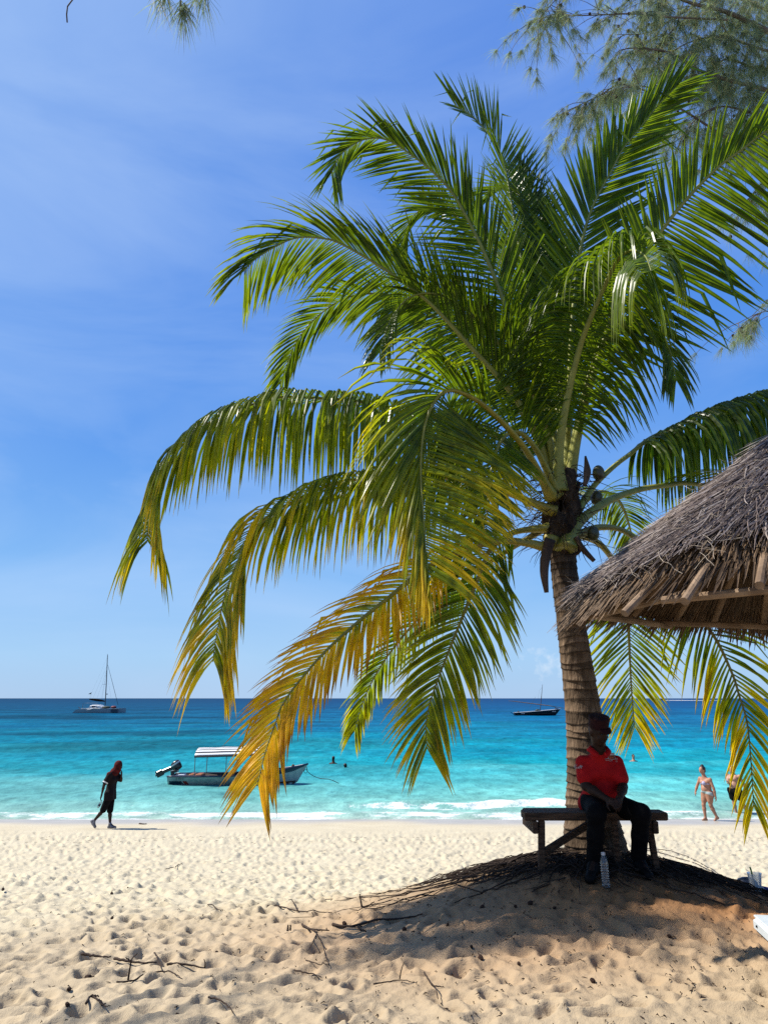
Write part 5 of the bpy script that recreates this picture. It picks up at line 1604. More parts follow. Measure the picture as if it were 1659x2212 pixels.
def slant(x0, x1, sk_, mat, nm):
    V = []
    for x, z in ((x0, .165), (x1, .165), (x1 + sk_, .01), (x0 + sk_, .01)):
        t = x / Lh; hb, zs, zk, fl, xo = stn2(t); q = (z - zk) / (zs - zk); V.append((O.x + x, O.y - hb * q ** fl - .006, z))
    m = MB(); m.add(V, [(3, 2, 1, 0)]); m.add([(v[0], v[1] + .004, v[2]) for v in V], [(0, 1, 2, 3)]); obj(nm, m, mat, boat)


slant(.53, .60, .11, M['teal_dark'], 'stripe'); slant(.66, .83, .10, M['red_paint'], 'stripe')


def on_hull_text(s, size, x, z, mat, nm):
    t = x / Lh; hb, zs, zk, fl, xo = stn2(t); q = (z - zk) / (zs - zk); y_ = -hb * q ** fl
    q2 = (z + size * .7 - zk) / (zs - zk); y2 = -hb * q2 ** fl; tl = math.atan2(size * .7, -(y2 - y_) if False else (y_ - y2) + 1e-6)
    Mx = Matrix.Translation((x, min(y_, y2) - .028, z)) @ Matrix.Rotation(PI / 2, 4, 'X')
    text_mesh(s, size, nm, mat, boat, Mx, .004)


on_hull_text('Z.1517', .125, .37, .215, M['black_paint'], 'registration'); on_hull_text('R', .26, 2.42, .06, M['black_paint'], 'name_letter'); on_hull_text('TI', .15, 4.07, .33, M['black_paint'], 'name_letter')
# canopy
cx0, cx1 = 490, 1085
mb = MB(); rows_ = []
for i in range(24):
    t = i / 23; x = cx0 + (cx1 - cx0) * t; row = []
    for j in range(13):
        w = -1 + 2 * j / 12; zz = 1.20 + .30 * (1 - w * w) ** .8 + .03 * t + .012 * math.sin(t * 19) * (1 - abs(w)) + .05 * t
        p = mx_(x, 540, w * .80); row.append((p.x, p.y, zz))
    rows_.append(row)
mb.grid(rows_); cn = obj('canopy', mb, M['canvas'], boat, smooth=True); so = cn.modifiers.new('thick', 'SOLIDIFY'); so.thickness = .012
for w in (-1, 1):
    mb = MB(); mb.tube([(mx_(cx0 + (cx1 - cx0) * i / 8, 540, w * .82).x, O.y + w * .82, 1.185 + .08 * i / 8) for i in range(9)], .045, 6, squash=1.0); obj('canopy_valance', mb, M['black_paint'], boat)
for x in (496, 775, 1075):
    for w in (-1, 1):
        mb = MB(); p = mx_(x + (0 if w < 0 else 36), 540, w * .76); mb.tube([(p.x, p.y, .3), (p.x + .01, O.y + w * .8, 1.2)], .018, 8); obj('canopy_post', mb, M['metal'], boat)
for x, w in ((443, 47), (510, 62)):
    mb = MB(); p = mx_(x, 540, .1); mb.box((p.x, p.y, .34), (w * S, .7, .16), None, None, .04); obj('life_vest', mb, M['orange'], boat)
mb = MB(); p = mx_(358, 540, -.1); mb.box((p.x, p.y, .34), (58 * S, .42, .14), None, None, .02); obj('storage_box', mb, M['white'], boat)
mb = MB(); p = mx_(300, 540, 0); mb.box((p.x + .1, p.y, .26), (.42, 1.2, .16), None, None, .02); obj('stern_deck', mb, M['navy'], boat)
for x in (700, 900, 1150):
    mb = MB(); p = mx_(x, 540, 0); mb.box((p.x, p.y, .27), (.22, 1.35, .035), None, None, .01); obj('thwart', mb, M['wood'], boat)
mb = MB(); p = mx_(1355, 385, 0); mb.ell((p.x, p.y, .72), (.07, .08, .10), 10, 8, noise=.1); mb.tube([(p.x - .05, p.y, .55), (p.x - .02, p.y, .75)], .05, 8); obj('mooring_post', mb, M['wood'], boat)
# outboard tilted up
mb = MB()
c = mx_(287, 385, 0)
eb = Matrix.Rotation(math.radians(-34), 3, 'Y')
def eng_pt(a, h): return c + eb @ Vector(a)
prof = [(.10, -.20), (.165, -.17), (.19, -.05), (.195, .08), (.175, .17), (.10, .215), (.02, .225)]
V = MB(); V.lathe(c + Vector((.03, 0, .0)), prof, 18, eb @ Matrix.Diagonal((1.15, .85, 1)))
en = obj('engine_cowl', V, M['engine'], boat, smooth=True)
mb = MB(); mb.lathe(c + Vector((.03, 0, 0)), [(.196, .055), (.199, .065), (.199, .105), (.196, .115)], 18, eb @ Matrix.Diagonal((1.152, .86, 1))); obj('engine_band', mb, M['white'], en)
mb = MB(); mb.beam(c + Vector((-.08, 0, -.06)), mx_(165, 440, 0), .13, .17, bev=.03); mb.beam(mx_(178, 436, 0), mx_(115, 468, 0), .10, .26, bev=.03)
mb.beam(mx_(150, 425, 0), mx_(125, 470, 0), .20, .02); mb.ell(mx_(128, 458, 0), (.13, .06, .06), 12, 8, Matrix.Rotation(-.45, 3, 'Y')); obj('engine_leg', mb, M['engine'], boat)
mb = MB()
for k in range(3):
    a = k * 2.094 + .4; q = mx_(112, 452, 0); mb.ell(q + Vector((0, math.cos(a) * .075, math.sin(a) * .075)), (.02, .05, .075), 10, 6, Matrix.Rotation(-a + .8, 3, 'X'))
obj('propeller', mb, M['metal'], boat, smooth=True)
mb = MB(); mb.beam(mx_(250, 440, 0), mx_(310, 425, 0), .3, .12); mb.box(mx_(262, 455, 0), (.09, .34, .26), None, None, .01); obj('engine_bracket', mb, M['engine'], boat)
# mooring rope from the bow
a = mx_(1478, 395, 0); q, _ = spline([a, mx_(1490, 435, -.05), mx_(1540, 470, -.1), mx_(1610, 493, -.15), mx_(1700, 502, -.2), mx_(1800, 545, -.2)], 30)
mb = MB(); mb.tube([Vector(p) for p in q], .014, 6)
l0 = mx_(1470, 415, -.02); mb.tube([l0 + Vector((.07 * math.sin(k * .57), 0, .08 * math.cos(k * .57) - .08)) for k in range(12)], .011, 5); obj('mooring_rope', mb, M['rope'], boat)

# dhow with lowered yard
DY = 172.0
dp = P(1111, 1543, DY); dp.z = 0
S2 = .00887
dh = thing('dhow', 'dark wooden dhow at anchor with bare raked mast and lowered slanting yard', 'boat', dp)
dx = lambda x, yy, dy=0.0: Vector((dp.x + (x - 250) * S2, dp.y + dy, (918 - yy) * S2))


def sd(t):
    hb = 1.15 * (1 - max(0, (t - .5) / .5) ** 2.2) * (.75 + .25 * min(1, t / .3)); zs = .60 + .78 * t ** 1.2; zk = -.3
    return max(hb, .02), zs, zk, .4 + .3 * t, 0


rows = []; L = 1150 * S2
for i in range(26):
    t = i / 25; hb, zs, zk, fl, _ = sd(t); row = []
    for j in range(9):
        q = j / 8; xo = -1.45 * max(0, (t - .55) / .45) * (1 - q) + .35 * (1 - t) * (1 - q) * max(0, 1 - t * 3)
        row.append((dp.x + t * L - .15 + xo, dp.y - hb * q ** fl, zk + (zs - zk) * q))
    rows.append(row[::-1] + [(p[0], 2 * dp.y - p[1], p[2]) for p in row[1:]])
mb = MB(); mb.grid(rows); mb.add(rows[0], [tuple(range(len(rows[0])))]); obj('hull', mb, M['black_paint'], dh, smooth=True)
mb = MB()
for sg in (0, -1): mb.tube([Vector(r[sg]) for r in rows], .05, 6)
obj('gunwale', mb, M['white'], dh)
mb = MB(); mb.tube([Vector(r[4]) + Vector((0, -.03, .05)) for r in rows[1:-1]], .022, 5); obj('hull_line', mb, M['pole'], dh)
dk = MB(); dk.grid([[(r[0][0], r[0][1] + .08, r[0][2] - .22), (r[-1][0], r[-1][1] - .08, r[-1][2] - .22)] for r in rows[:-1]]); obj('deck', dk, M['wood'], dh)
mb = MB(); mb.tube([dx(880, 800), dx(925, 480), dx(967, 178)], [.075, .065, .03], 8); obj('mast', mb, M['wood'], dh)
mb = MB(); mb.tube([dx(110, 572, -.3), dx(230, 582, -.3), dx(700, 640, -.3), dx(1100, 688, -.3), dx(1480, 752, -.3)], [.03, .07, .09, .085, .04], 8); obj('yard', mb, M['pole'], dh)
mb = MB(); mb.tube([dx(785, 480, .3), dx(625, 745, .3)], .018, 5); mb.tube([dx(960, 240), dx(880, 330), dx(840, 560), dx(820, 780)], .010, 4); obj('rigging', mb, M['rope'], dh)
mb = MB(); mb.ell(dx(820, 800), (.55, .5, .28), 14, 8, noise=.06); obj('furled_sail', mb, M['grey_water_bag'], dh)
mb = MB(); mb.ell(dx(345, 838), (.22, .22, .28), 10, 8); obj('engine', mb, M['engine'], dh)
mb = MB(); mb.beam(dx(158, 835), dx(262, 925), .08, .34, up=(0, 1, 0)); obj('rudder', mb, M['black_paint'], dh)
mb = MB(); mb.beam(dx(1250, 720, -.2), dx(1252, 800, -.2), .1, .1); mb.box(dx(1290, 765, 0), (.5, .5, .25), None, None, .05); obj('bow_post', mb, M['wood'], dh)
for sg, x in ((0, 400), (1, 1160)):
    mb = MB()
    for k in range(4): mb.box(dx(x + k * 22, 872 if not sg else 822, -1.12 if not sg else -.92), (.13, .03, .16 + .05 * (k % 2)), None, None, .01)
    obj('hull_marking', mb, M['emblem_white'], dh)

# catamaran
KY = 202.0
kp = P(168, 1538, KY); kp.z = 0
S3 = .00885
ct_ = thing('catamaran', 'white sailing catamaran with bare mast and dark furled sail anchored offshore', 'boat', kp)
kx = lambda x, yy, dy=0.0: Vector((kp.x + (x - 130) * S3, kp.y + dy, (1915 - yy) * S3))
for sg in (-1, 1):
    rows = []; L = 1295 * S3
    for i in range(24):
        t = i / 23; zt = .10 + .85 * min(1, t / .10) ** .8 + .20 * t; hb = .72 * (1 - max(0, (t - .55) / .45) ** 2.0 * .95) * (.8 + .2 * min(1, t * 5)); row = []
        for j in range(7):
            q = j / 6; row.append((kp.x + t * L, kp.y + sg * 2.6 - hb * q ** .35, -.3 + (zt + .3) * q))
        rows.append(row[::-1] + [(p[0], 2 * (kp.y + sg * 2.6) - p[1], p[2]) for p in row[1:]])
    mb = MB(); mb.grid(rows)
    for r in rows[:-1]: pass
    mb.grid([[r[0], r[-1]] for r in rows]); mb.add(rows[0], [tuple(range(len(rows[0])))]); obj('hull', mb, M['hull_white'], ct_, smooth=False)
mb = MB(); mb.box(kx(620, 1800, 0), (4.8, 5.4, .22), None, None, .05); obj('bridge_deck', mb, M['hull_white'], ct_)
mb = MB(); rows = []
for i, (x, yt, w) in enumerate(((500, 1790, 1.9), (545, 1705, 1.8), (600, 1690, 1.75), (720, 1688, 1.7), (800, 1700, 1.6), (885, 1745, 1.4), (910, 1790, 1.3))):
    zt = (1915 - yt) * S3; xx = kx(x, 0).x
    rows.append([(xx, kp.y - w - .15, .98), (xx, kp.y - w, .98 + (zt - .98) * .8), (xx, kp.y - w * .7, zt), (xx, kp.y + w * .7, zt), (xx, kp.y + w, .98 + (zt - .98) * .8), (xx, kp.y + w + .15, .98)])
mb.grid(rows); obj('cabin', mb, M['white'], ct_, smooth=False)
mb = MB(); mb.add([kx(600, 1712, -1.93), kx(780, 1742, -1.8), kx(770, 1775, -1.88), kx(640, 1770, -1.97)], [(0, 1, 2, 3), (3, 2, 1, 0)]); obj('cabin_window', mb, M['glass_dark'], ct_)
mb = MB(); mb.box(kx(1305, 1850, -3.30 + .30), (1.75, .5, .92), None, None, .03); obj('bow_panel', mb, M['teal_dark'], ct_)
mb = MB(); mb.tube([kx(912, 1705), kx(895, 1100), kx(862, 300), kx(856, 250)], [.12, .12, .09, .03], 8); obj('mast', mb, M['engine'], ct_)
mb = MB(); mb.ell(kx(665, 1558, 0), (2.05, .24, .30), 16, 10, Matrix.Rotation(math.radians(7), 3, 'Y'), noise=.05); obj('furled_sail', mb, M['black_cloth'], ct_)
mb = MB(); mb.tube([kx(440, 1545), kx(905, 1605)], .07, 6); obj('boom', mb, M['engine'], ct_)
mb = MB(); mb.tube([kx(892, 560), kx(1080, 1100), kx(1285, 1700)], [.035, .05, .05], 6); obj('forestay', mb, M['engine'], ct_)
mb = MB()
for a, b, r in (((868, 330, 0), (430, 1520, 0), .008), ((880, 560, 0), (650, 1500, -2.4), .012), ((880, 560, 0), (720, 1500, 2.4), .012), ((885, 700, 0), (845, 1500, -1.5), .012), ((800, 1115, -.6), (880, 1112, 0), .03), ((885, 650, 0), (800, 1115, -.6), .012), ((800, 1115, -.6), (760, 1500, -2.4), .012), ((940, 1000, 0), (1010, 1500, 1.5), .01)):
    mb.tube([kx(*a), kx(*b)], r, 4)
obj('shrouds', mb, M['metal'], ct_)
mb = MB(); mb.add([kx(395, 1390), kx(490, 1340), kx(472, 1392)], [(0, 1, 2), (2, 1, 0)]); mb.tube([kx(490, 1335), kx(478, 1480), kx(470, 1560)], .012, 4); obj('flag', mb, M['black_cloth'], ct_)
mb = MB(); mb.lathe(kx(938, 1392, -.1), [(.2, -.1), (.24, 0), (.2, .12), (.05, .15)], 14); mb.beam(kx(905, 1400), kx(940, 1400, -.1), .06, .06); obj('radar', mb, M['metal'], ct_)
mb = MB(); mb.ell(kx(1000, 1755, -1.2), (1.1, 1.0, .30), 16, 8); obj('dinghy_cover', mb, M['grey_water_bag'], ct_)
mb = MB(); mb.ell(kx(1210, 1752, -1.2), (.72, .7, .34), 14, 8, noise=.06); obj('deck_cover', mb, M['red_cover'], ct_)
mb = MB(); mb.tube([kx(545, 1830, -3.5), kx(700, 1795, -3.5), kx(870, 1735, -3.5)], [.07, .14, .06], 8); obj('fender_board', mb, M['white'], ct_)
mb = MB(); mb.tube([kx(375, 1800, -2.6), kx(388, 1640, -2.6)], .07, 6); mb.tube([kx(300, 1790, -2.2), kx(250, 1750, -2.2)], .12, 6)
for x in (430, 460, 560): mb.tube([kx(x, 1780, -2.4), kx(x, 1635, -2.4)], .02, 4)
mb.tube([kx(430, 1640, -2.4), kx(800, 1640, -2.2)], .025, 4); obj('stern_rail', mb, M['metal'], ct_)

# far speed boat with its wake
VY = 1150.0
vp = P(1424, 1512.8, VY); vp.z = 0
sb = thing('speedboat', 'tiny dark speedboat far out trailing a long white wake', 'boat', vp)
mb = MB(); rows = []
for i in range(10):
    t = i / 9; hb = 1.2 * (1 - max(0, (.5 - t) / .5) ** 2); rows.append([(vp.x + t * 7, vp.y - max(hb, .05), .3 + .9 + .7 * (1 - t)), (vp.x + t * 7 + .5 * (1 - t), vp.y, -.3), (vp.x + t * 7, vp.y + max(hb, .05), .3 + .9 + .7 * (1 - t))])
mb.grid(rows); mb.grid([[r[0], r[2]] for r in rows]); obj('hull', mb, M['engine'], sb)
mb = MB(); mb.box((vp.x + 3.6, vp.y, 2.2), (2.6, 1.8, 1.4), None, None, .3); mb.tube([(vp.x + 2, vp.y, 3), (vp.x + 5, vp.y, 3.4)], .1, 6); obj('wheelhouse', mb, M['metal'], sb)
mb = MB(); V = []
for i in range(60):
    t = i / 59; w = .6 + 3.0 * t; h = (.9 * (1 - t) ** 1.5 + .16) * (.8 + .4 * random.random())
    V.append([(vp.x - 2 + t * 92, vp.y - w, .1), (vp.x - 2 + t * 92, vp.y - w * .5, h + .15), (vp.x - 2 + t * 92, vp.y + w * .5, h), (vp.x - 2 + t * 92, vp.y + w, .1)])
mb.grid(V); tag(obj('wake', mb, M['white'], None, vp), 'long white streak of foam behind the far speedboat', 'wake', kind='stuff')

# ------------------------------------------------------------------ towel, cup, lounger at the right edge
tz = lambda x, yy: gz(x, yy)
tw0 = P(1632, 1925, 7.6)
mb = MB(); rt = random.Random(8); rows = []
for i in range(26):
    row = []
    for j in range(14):
        x = 3.38 + 1.7 * i / 25; yy = 7.46 + .75 * j / 13
        row.append((x, yy, tz(x, yy) + .035 + .012 * math.sin(i * .9 + j * .4) + .012 * math.sin(j * 1.3) + rt.uniform(0, .006)))
    rows.append(row)
mb.grid(rows); tw = obj('towel', mb, M['towel'], None, (3.9, 7.6, tz(3.9, 7.6)), smooth=True); so = tw.modifiers.new('thick', 'SOLIDIFY'); so.thickness = .012
tag(tw, 'blue and white striped beach towel spread behind the roots', 'towel')
cp = P(1632, 1924, 7.40); gzc = tz(cp.x, 7.40)
cup = thing('drinking_cup', 'clear ribbed plastic cup with a dark green straw in front of the striped towel', 'cup', (cp.x, 7.40, gzc))
hcup = P(1632, 1886, 7.40).z - gzc
mb = MB(); mb.lathe(cup.location, [(.042, .0), (.045, .003), (.048, hcup * .3), (.058, hcup * .9), (.062, hcup)], 24, cap=False); mb.lathe(cup.location, [(.042, .002), (.001, .003)], 24, cap=False); obj('cup_body', mb, M['clear_cup'], cup, smooth=True)
mb = MB(); mb.lathe(cup.location, [(.040, .006), (.045, hcup * .22)], 20); obj('drink', mb, M['drink'], cup)
mb = MB(); a = P(1630, 1920, 7.39); a.z = gzc + .01; mb.tube([a, P(1622, 1882, 7.36), P(1619, 1873, 7.36)], .0075, 8); obj('drinking_straw', mb, M['straw'], cup)
mb = MB(); q = P(1612, 1912, 7.5); mb.ell((q.x, 7.5, tz(q.x, 7.5) + .05), (.10, .07, .06), 12, 8, noise=.06); tag(obj('rolled_cloth', mb, M['navy'], None, (q.x, 7.5, tz(q.x, 7.5)), smooth=True), 'rolled dark blue cloth lying on the towel beside the cup', 'cloth')

lp = P(1633, 1981, 5.35)
lz = lp.z; lg = gz(lp.x + .4, 5.3)
lo = thing('sun_lounger', 'white plastic sun lounger with its corner at the right edge', 'sun lounger', (lp.x + .3, 4.5, lg))
Rl = Matrix.Rotation(math.radians(-99), 3, 'Z')
lpt = lambda x, yy, z: Vector((lp.x, 5.35, 0)) + Rl @ Vector((x, yy, 0)) + Vector((0, 0, z))
fr_ = MB()
for a, b in (((0, 0), (1.9, 0)), ((0, .62), (1.9, .62)), ((0.02, .0), (.02, .62)), ((1.88, 0), (1.88, .62))):
    fr_.beam(lpt(*a, lz - .035), lpt(*b, lz - .035), .055, .085, bev=.02)
obj('frame', fr_, M['lounger'], lo)
sl_ = MB()
for k in range(23): sl_.beam(lpt(.03 + k * .082, -.015, lz + .006), lpt(.03 + k * .082, .635, lz + .006), .078, .014, bev=.004)
obj('slatted_bed', sl_, M['lounger'], lo)
for a in ((.45, .03), (.45, .59), (1.75, .03), (1.75, .59)):
    mb = MB(); p = lpt(*a, lz - .07); mb.beam(p, Vector((p.x, p.y, gz(p.x, p.y) - .03)), .05, .05, up=(1, 0, 0)); obj('leg', mb, M['lounger'], lo)
mb = MB(); p = lpt(.10, -.03, lz - .03); mb.ell(p, (.008, .008, .008), 8, 6); obj('screw', mb, M['engine'], lo)

def gh(x, y):
    """height of the trodden sand, footprints included"""
    return gz(x, y) + float(bilinear(H, HX0, HY0, RES, np.array([x]), np.array([y]))[0])


# ------------------------------------------------------------------ twigs, cones and drift wood on the sand
def twig(label, polys, r, name='twig'):
    rd = random.Random(len(label)); mb = MB(); c = None
    for pts in polys:
        q = []
        for i, (px, py, h) in enumerate(pts):
            p = PG(px, py); p = Vector((p.x, p.y, max(gh(p.x + a_, p.y + b_) for a_, b_ in ((0, 0), (.05, 0), (-.05, 0), (0, .05), (0, -.05))) + .004))
            if h:   # sticks up: keep the ground point of the neighbour, raise it
                b = PG(*h[:2]); up = P(px, py, b.y); p = Vector((up.x, b.y, up.z))
            q.append(p)
        if c is None: c = q[0]
        s, _ = spline(q, 14)
        s = [(a_[0], a_[1], max(a_[2], gh(a_[0], a_[1]) + .003)) for a_ in s]
        r = r * .94
        mb.tube([Vector(p) + Vector((0, 0, rd.uniform(-.003, .004))) for p in s], list(np.linspace(r, r * .45, 14)), 6)
    return tag(obj(name, mb, M['twig'], None, c, smooth=True), label, 'twig', 'dry twigs fallen on the sand')


cA = lambda x, yy, h=None: (x * .5088, 1688 + yy * .5088, (h[0] * .5088, 1688 + h[1] * .5088) if h else None)
cB = lambda x, yy, h=None: (562.7 + x * .6607, 1772.6 + yy * .6607, (562.7 + h[0] * .6607, 1772.6 + h[1] * .6607) if h else None)
twig('long straight twig lying level across the sand at the lower left', [[cA(345, 765), cA(420, 770), cA(470, 772)], [cA(485, 773), cA(600, 786), cA(665, 790)], [cA(710, 788), cA(800, 790), cA(870, 795)]], .011)
twig('thin slanting twig below the long straight one', [[cA(495, 860), cA(560, 852), cA(640, 824), cA(690, 812)], [cA(640, 824), cA(720, 818), cA(775, 842)]], .006)
twig('bent twig standing upright beside the long straight one', [[cA(545, 850), cA(552, 800, (545, 850)), cA(562, 755, (545, 850)), cA(585, 730, (545, 850))], [cA(560, 765, (545, 850)), cA(535, 748, (545, 850))]], .007)
twig('wavy thin twig rising over the end of the long straight one', [[cA(655, 755), cA(670, 780), cA(690, 812)], [cA(870, 795), cA(872, 770, (870, 795)), cA(866, 755, (870, 795))]], .006)
twig('small forked twig near the bottom left corner', [[cA(365, 970), cA(385, 940), cA(415, 955), cA(450, 998)], [cA(385, 940), cA(420, 938)], [cA(415, 958), cA(430, 985), cA(448, 980)]], .008)
twig('curved hooked twig near the bottom edge of the beach', [[cA(885, 945), cA(915, 955), cA(960, 970), cA(985, 990), cA(990, 1010)]], .006)
twig('pair of short dark sticks stuck upright in the sand', [[cA(1221, 660), cA(1222, 632, (1221, 660)), cA(1224, 608, (1221, 660))], [cA(1231, 658), cA(1233, 630, (1231, 658)), cA(1235, 610, (1231, 658))]], .010)
twig('short thick dark stick lying beside the upright pair', [[cA(1283, 622), cA(1310, 638), cA(1348, 660)], [cA(1310, 638), cA(1360, 645), cA(1398, 645)]], .010)
twig('thin looping twig in front of the mound', [[cA(1345, 678), cA(1370, 705), cA(1382, 745), cA(1397, 797)], [cA(1345, 678), cA(1325, 710), cA(1308, 740)], [cA(1300, 768), cA(1350, 785), cA(1395, 797)]], .005)
twig('long thin twig at the left foot of the mound', [[cA(1137, 540), cA(1200, 548), cA(1265, 560), cA(1340, 562), cA(1410, 566)], [cA(1265, 560), cA(1240, 530), cA(1226, 525)]], .008)
twig('long dark branch sloping up the left side of the mound', [[cB(235, 352), cB(300, 352), cB(380, 340), cB(450, 326), cB(530, 308)], [cB(320, 350), cB(326, 362), cB(345, 366)]], .012)
twig('small curled twig alone in the middle of the sand', [[cA(883, 540), cA(905, 546), cA(925, 550), cA(948, 562)]], .006)
twig('short twig crossing footprints near the middle of the beach', [[cA(693, 372), cA(725, 371), cA(740, 366)], [cA(745, 372), cA(760, 360), cA(775, 350)]], .008)
twig('fine drooping twig low on the front of the mound', [[cB(535, 502), cB(552, 530), cB(572, 555), cB(580, 585)], [cB(560, 543), cB(600, 548)]], .006)
twig('brittle stem poking up from the left roots', [[cB(332, 288), cB(328, 262, (332, 288)), cB(324, 240, (332, 288))], [cB(332, 288), cB(350, 280), cB(372, 270)]], .010)
twig('crossed thin twigs on the soil before the mound', [[cB(370, 540), cB(410, 530), cB(455, 525), cB(498, 532)], [cB(455, 525), cB(460, 490, (455, 525)), cB(470, 462, (455, 525))]], .005)
twig('straight pale twig on the tan soil right of the footprints', [[cB(110, 492), cB(150, 500), cB(200, 510)]], .006)
tag(twig('dark driftwood stick on the smooth wet sand by the walking person', [[(302, 1780.5, None), (310, 1781, None), (317, 1780.5, None)]], .035, 'driftwood'), None, 'driftwood', 'driftwood on the wet sand')
cones = [cA(475, 480), cA(477, 581), cA(530, 672), cA(920, 750), cA(295, 880), cA(375, 840), cA(1015, 553), cA(285, 990), cA(545, 458), cA(12, 480),
         cB(725, 283), cB(833, 285), cB(960, 280), cB(882, 273), cB(612, 357), cB(690, 423), cB(470, 365), cB(1335, 375), cB(720, 468), cB(845, 480), cB(1085, 520), cB(275, 338)]
m0 = MB(); m0.ell((0, 0, 0), (.017, .017, .022), 10, 8, noise=.16); m0.tube([(0, 0, .02), (.002, 0, .04)], .003, 5)
first = None
for i, (px, py, _) in enumerate(cones):
    p = PG(px, py)
    if first is None: o = obj('casuarina_cone', m0, M['cone']); first = o
    else: o = first.copy(); COL.objects.link(o)
    o.location = (p.x, p.y, gh(p.x, p.y) + .010); o.rotation_euler = (random.uniform(0, 3), random.uniform(0, 3), random.uniform(0, 3)); s = random.uniform(.6, 1.05); o.scale = (s, s, s)
    tag(o, 'small round brown casuarina cone fallen on the sand', 'cone', 'fallen casuarina cones')
# crumbs of weed, bark and needles: uncountable
mb = MB(); rd = random.Random(123)
for k in range(2400):
    if k % 3 == 0: x, yy = rd.uniform(-14, 14), 20.2 - abs(rd.gauss(0, 1.2))
    elif k % 3 == 1: yy = rd.uniform(3.4, 8.5); x = rd.uniform(-.5, .62) * yy
    else: yy = rd.uniform(4.0, 7.4); x = rd.gauss(1.4, 1.2)
    z = gh(x, yy) + .004; l = rd.uniform(.004, .018) * (3.5 if k % 3 == 0 else 1); a = rd.uniform(0, PI)
    c, s = math.cos(a) * l, math.sin(a) * l
    mb.tube([(x - c, yy - s, z), (x + rd.uniform(-.006, .006), yy, z + rd.uniform(.0, .012)), (x + c, yy + s, z + .002)], [.001, rd.uniform(.0015, .005), .001], 4, caps=False)
tag(obj('beach_debris', mb, M['twig'], None, (0, 8, 1.6)), 'scattered crumbs of dry weed, needles and bark on the sand', 'debris', kind='stuff')

# ------------------------------------------------------------------ light, sky, camera
SUN_EL = math.radians(50)
SH = Vector((1.0, -.13, 0)).normalized()                     # the way shadows fall
sv = Vector((-SH.x * math.cos(SUN_EL), -SH.y * math.cos(SUN_EL), math.sin(SUN_EL)))   # towards the sun
sun = bpy.data.lights.new('sun', 'SUN'); sun.energy = 5.0; sun.angle = math.radians(.53); sun.color = (1.0, .945, .85)
so_ = bpy.data.objects.new('sun', sun); COL.objects.link(so_); so_.rotation_euler = sv.to_track_quat('Z', 'Y').to_euler(); so_.location = (-20, 5, 30)
w = bpy.data.worlds.new('World'); scene.world = w; w.use_nodes = True
N, L = w.node_tree.nodes, w.node_tree.links
bg = N['Background']; SKY = .62; bg.inputs['Strength'].default_value = SKY
sk = N.new('ShaderNodeTexSky'); sk.sky_type = 'NISHITA'; sk.sun_disc = False; sk.sun_elevation = SUN_EL
sk.sun_rotation = math.atan2(sv.x, sv.y); sk.air_density = 1.0; sk.dust_density = .3; sk.ozone_density = 2.0; sk.altitude = 0
nsc = N.new('ShaderNodeVectorMath'); nsc.operation = 'SCALE'; nsc.inputs['Scale'].default_value = .10; L.new(sk.outputs['Color'], nsc.inputs[0])


def srgb(r, g, b):
    return tuple(((c / 255 + .055) / 1.055) ** 2.4 if c > 10 else c / 255 / 12.92 for c in (r, g, b)) + (1,)


tcs = N.new('ShaderNodeTexCoord'); sxyz = N.new('ShaderNodeSeparateXYZ'); L.new(tcs.outputs['Generated'], sxyz.inputs[0])
rmp = N.new('ShaderNodeValToRGB'); L.new(sxyz.outputs['Z'], rmp.inputs['Fac'])
el_ = rmp.color_ramp.elements
for p_, c_ in ((0.0, (168, 201, 237)), (.05, (163, 205, 245)), (.14, (132, 187, 245)), (.30, (97, 158, 238)), (.5, (76, 139, 231)), (.8, (66, 126, 224))):
    e_ = el_.new(p_) if p_ not in (0.0,) else el_[0]
    e_.position = p_; e_.color = srgb(*c_)
el_[-1].color = srgb(66, 124, 220)
sd_ = N.new('ShaderNodeVectorMath'); sd_.operation = 'DOT_PRODUCT'; L.new(tcs.outputs['Generated'], sd_.inputs[0]); sd_.inputs[1].default_value = sv
sg_ = N.new('ShaderNodeMapRange'); sg_.inputs[1].default_value = .52; sg_.inputs[2].default_value = 1.0; sg_.inputs[3].default_value = 0; sg_.inputs[4].default_value = .75; L.new(sd_.outputs['Value'], sg_.inputs[0])
gm = N.new('ShaderNodeMix'); gm.data_type = 'RGBA'; L.new(sg_.outputs[0], gm.inputs[0]); L.new(rmp.outputs['Color'], gm.inputs[6]); gm.inputs[7].default_value = srgb(176, 212, 253)
hs = N.new('ShaderNodeMix'); hs.data_type = 'RGBA'; hs.inputs[0].default_value = .08; L.new(gm.outputs[2], hs.inputs[6]); L.new(nsc.outputs[0], hs.inputs[7])
tc = N.new('ShaderNodeTexCoord')
# thin high cloud veils
mp = N.new('ShaderNodeMapping'); mp.inputs['Scale'].default_value = (1.2, 1.2, 4.5); L.new(tc.outputs['Generated'], mp.inputs['Vector'])
n1 = N.new('ShaderNodeTexNoise'); n1.inputs['Scale'].default_value = 1.6; n1.inputs['Detail'].default_value = 6; n1.inputs['Roughness'].default_value = .55; n1.inputs['Distortion'].default_value = .6
L.new(mp.outputs['Vector'], n1.inputs['Vector'])
mr = N.new('ShaderNodeMapRange'); mr.inputs[1].default_value = .42; mr.inputs[2].default_value = .75; mr.inputs[3].default_value = 0; mr.inputs[4].default_value = .30
L.new(n1.outputs['Fac'], mr.inputs[0])
mx = N.new('ShaderNodeMix'); mx.data_type = 'RGBA'; L.new(mr.outputs[0], mx.inputs[0]); L.new(hs.outputs[2], mx.inputs[6]); mx.inputs[7].default_value = (.55, .72, .98, 1)
# one small fair weather cloud low over the sea, to the right
d0 = ray(1196, 1432).normalized(); rgt = d0.cross(Vector((0, 0, 1))).normalized(); upv = rgt.cross(d0)


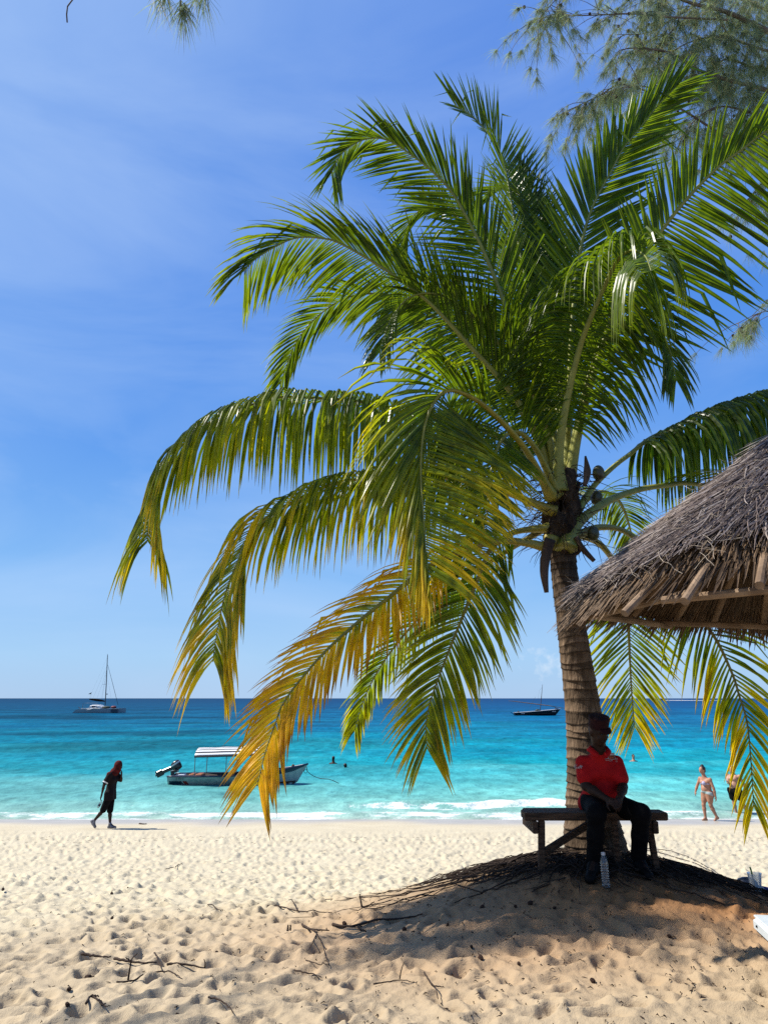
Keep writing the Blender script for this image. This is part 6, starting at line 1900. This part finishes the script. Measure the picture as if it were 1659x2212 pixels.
def dotn(vec):
    n = N.new('ShaderNodeVectorMath'); n.operation = 'DOT_PRODUCT'; L.new(tc.outputs['Generated'], n.inputs[0]); n.inputs[1].default_value = vec; return n.outputs['Value']


def mth(op, a, b=None):
    n = N.new('ShaderNodeMath'); n.operation = op
    for i, q in enumerate((a, b)):
        if q is None: continue
        if isinstance(q, (int, float)): n.inputs[i].default_value = q
        else: L.new(q, n.inputs[i])
    return n.outputs[0]


xa = mth('DIVIDE', dotn(rgt), .042); ya = mth('DIVIDE', dotn(upv), .026)
r2 = mth('ADD', mth('MULTIPLY', xa, xa), mth('MULTIPLY', ya, ya))
n2 = N.new('ShaderNodeTexNoise'); n2.inputs['Scale'].default_value = 62; n2.inputs['Detail'].default_value = 7; n2.inputs['Roughness'].default_value = .6; L.new(tc.outputs['Generated'], n2.inputs['Vector'])
cv = mth('SUBTRACT', mth('MULTIPLY', n2.outputs['Fac'], 2.6), mth('ADD', mth('MULTIPLY', r2, .55), 1.0))
front = mth('GREATER_THAN', dotn(d0), 0.0)
m3 = N.new('ShaderNodeMapRange'); m3.inputs[1].default_value = 0; m3.inputs[2].default_value = .8; m3.inputs[3].default_value = 0; m3.inputs[4].default_value = .55; L.new(mth('MULTIPLY', cv, front), m3.inputs[0])
mc = N.new('ShaderNodeMix'); mc.data_type = 'RGBA'; L.new(m3.outputs[0], mc.inputs[0]); L.new(mx.outputs[2], mc.inputs[6]); mc.inputs[7].default_value = (.80, .88, .97, 1)
L.new(mc.outputs[2], bg.inputs['Color'])

cam = bpy.data.cameras.new('camera'); co = bpy.data.objects.new('camera', cam); COL.objects.link(co)
co.location = (0, 0, EYE); co.rotation_euler = (PI / 2 + TH, 0, 0)
cam.sensor_fit = 'VERTICAL'; cam.sensor_height = 36; cam.lens = 36 * F / 2212; cam.clip_start = .05; cam.clip_end = 40000
scene.camera = co
vs = scene.view_settings; vs.view_transform = 'Standard'; vs.look = 'None'; vs.exposure = .75; vs.gamma = 1.0; vs.use_curve_mapping = False
scene.render.engine = 'CYCLES'
scene.cycles.use_denoising = False; scene.cycles.use_adaptive_sampling = False; scene.cycles.max_bounces = 6; scene.cycles.diffuse_bounces = 3; scene.cycles.glossy_bounces = 3; scene.cycles.transparent_max_bounces = 12; scene.cycles.transmission_bounces = 4
scene.cycles.sample_clamp_indirect = 6; scene.cycles.caustics_reflective = False; scene.cycles.caustics_refractive = False
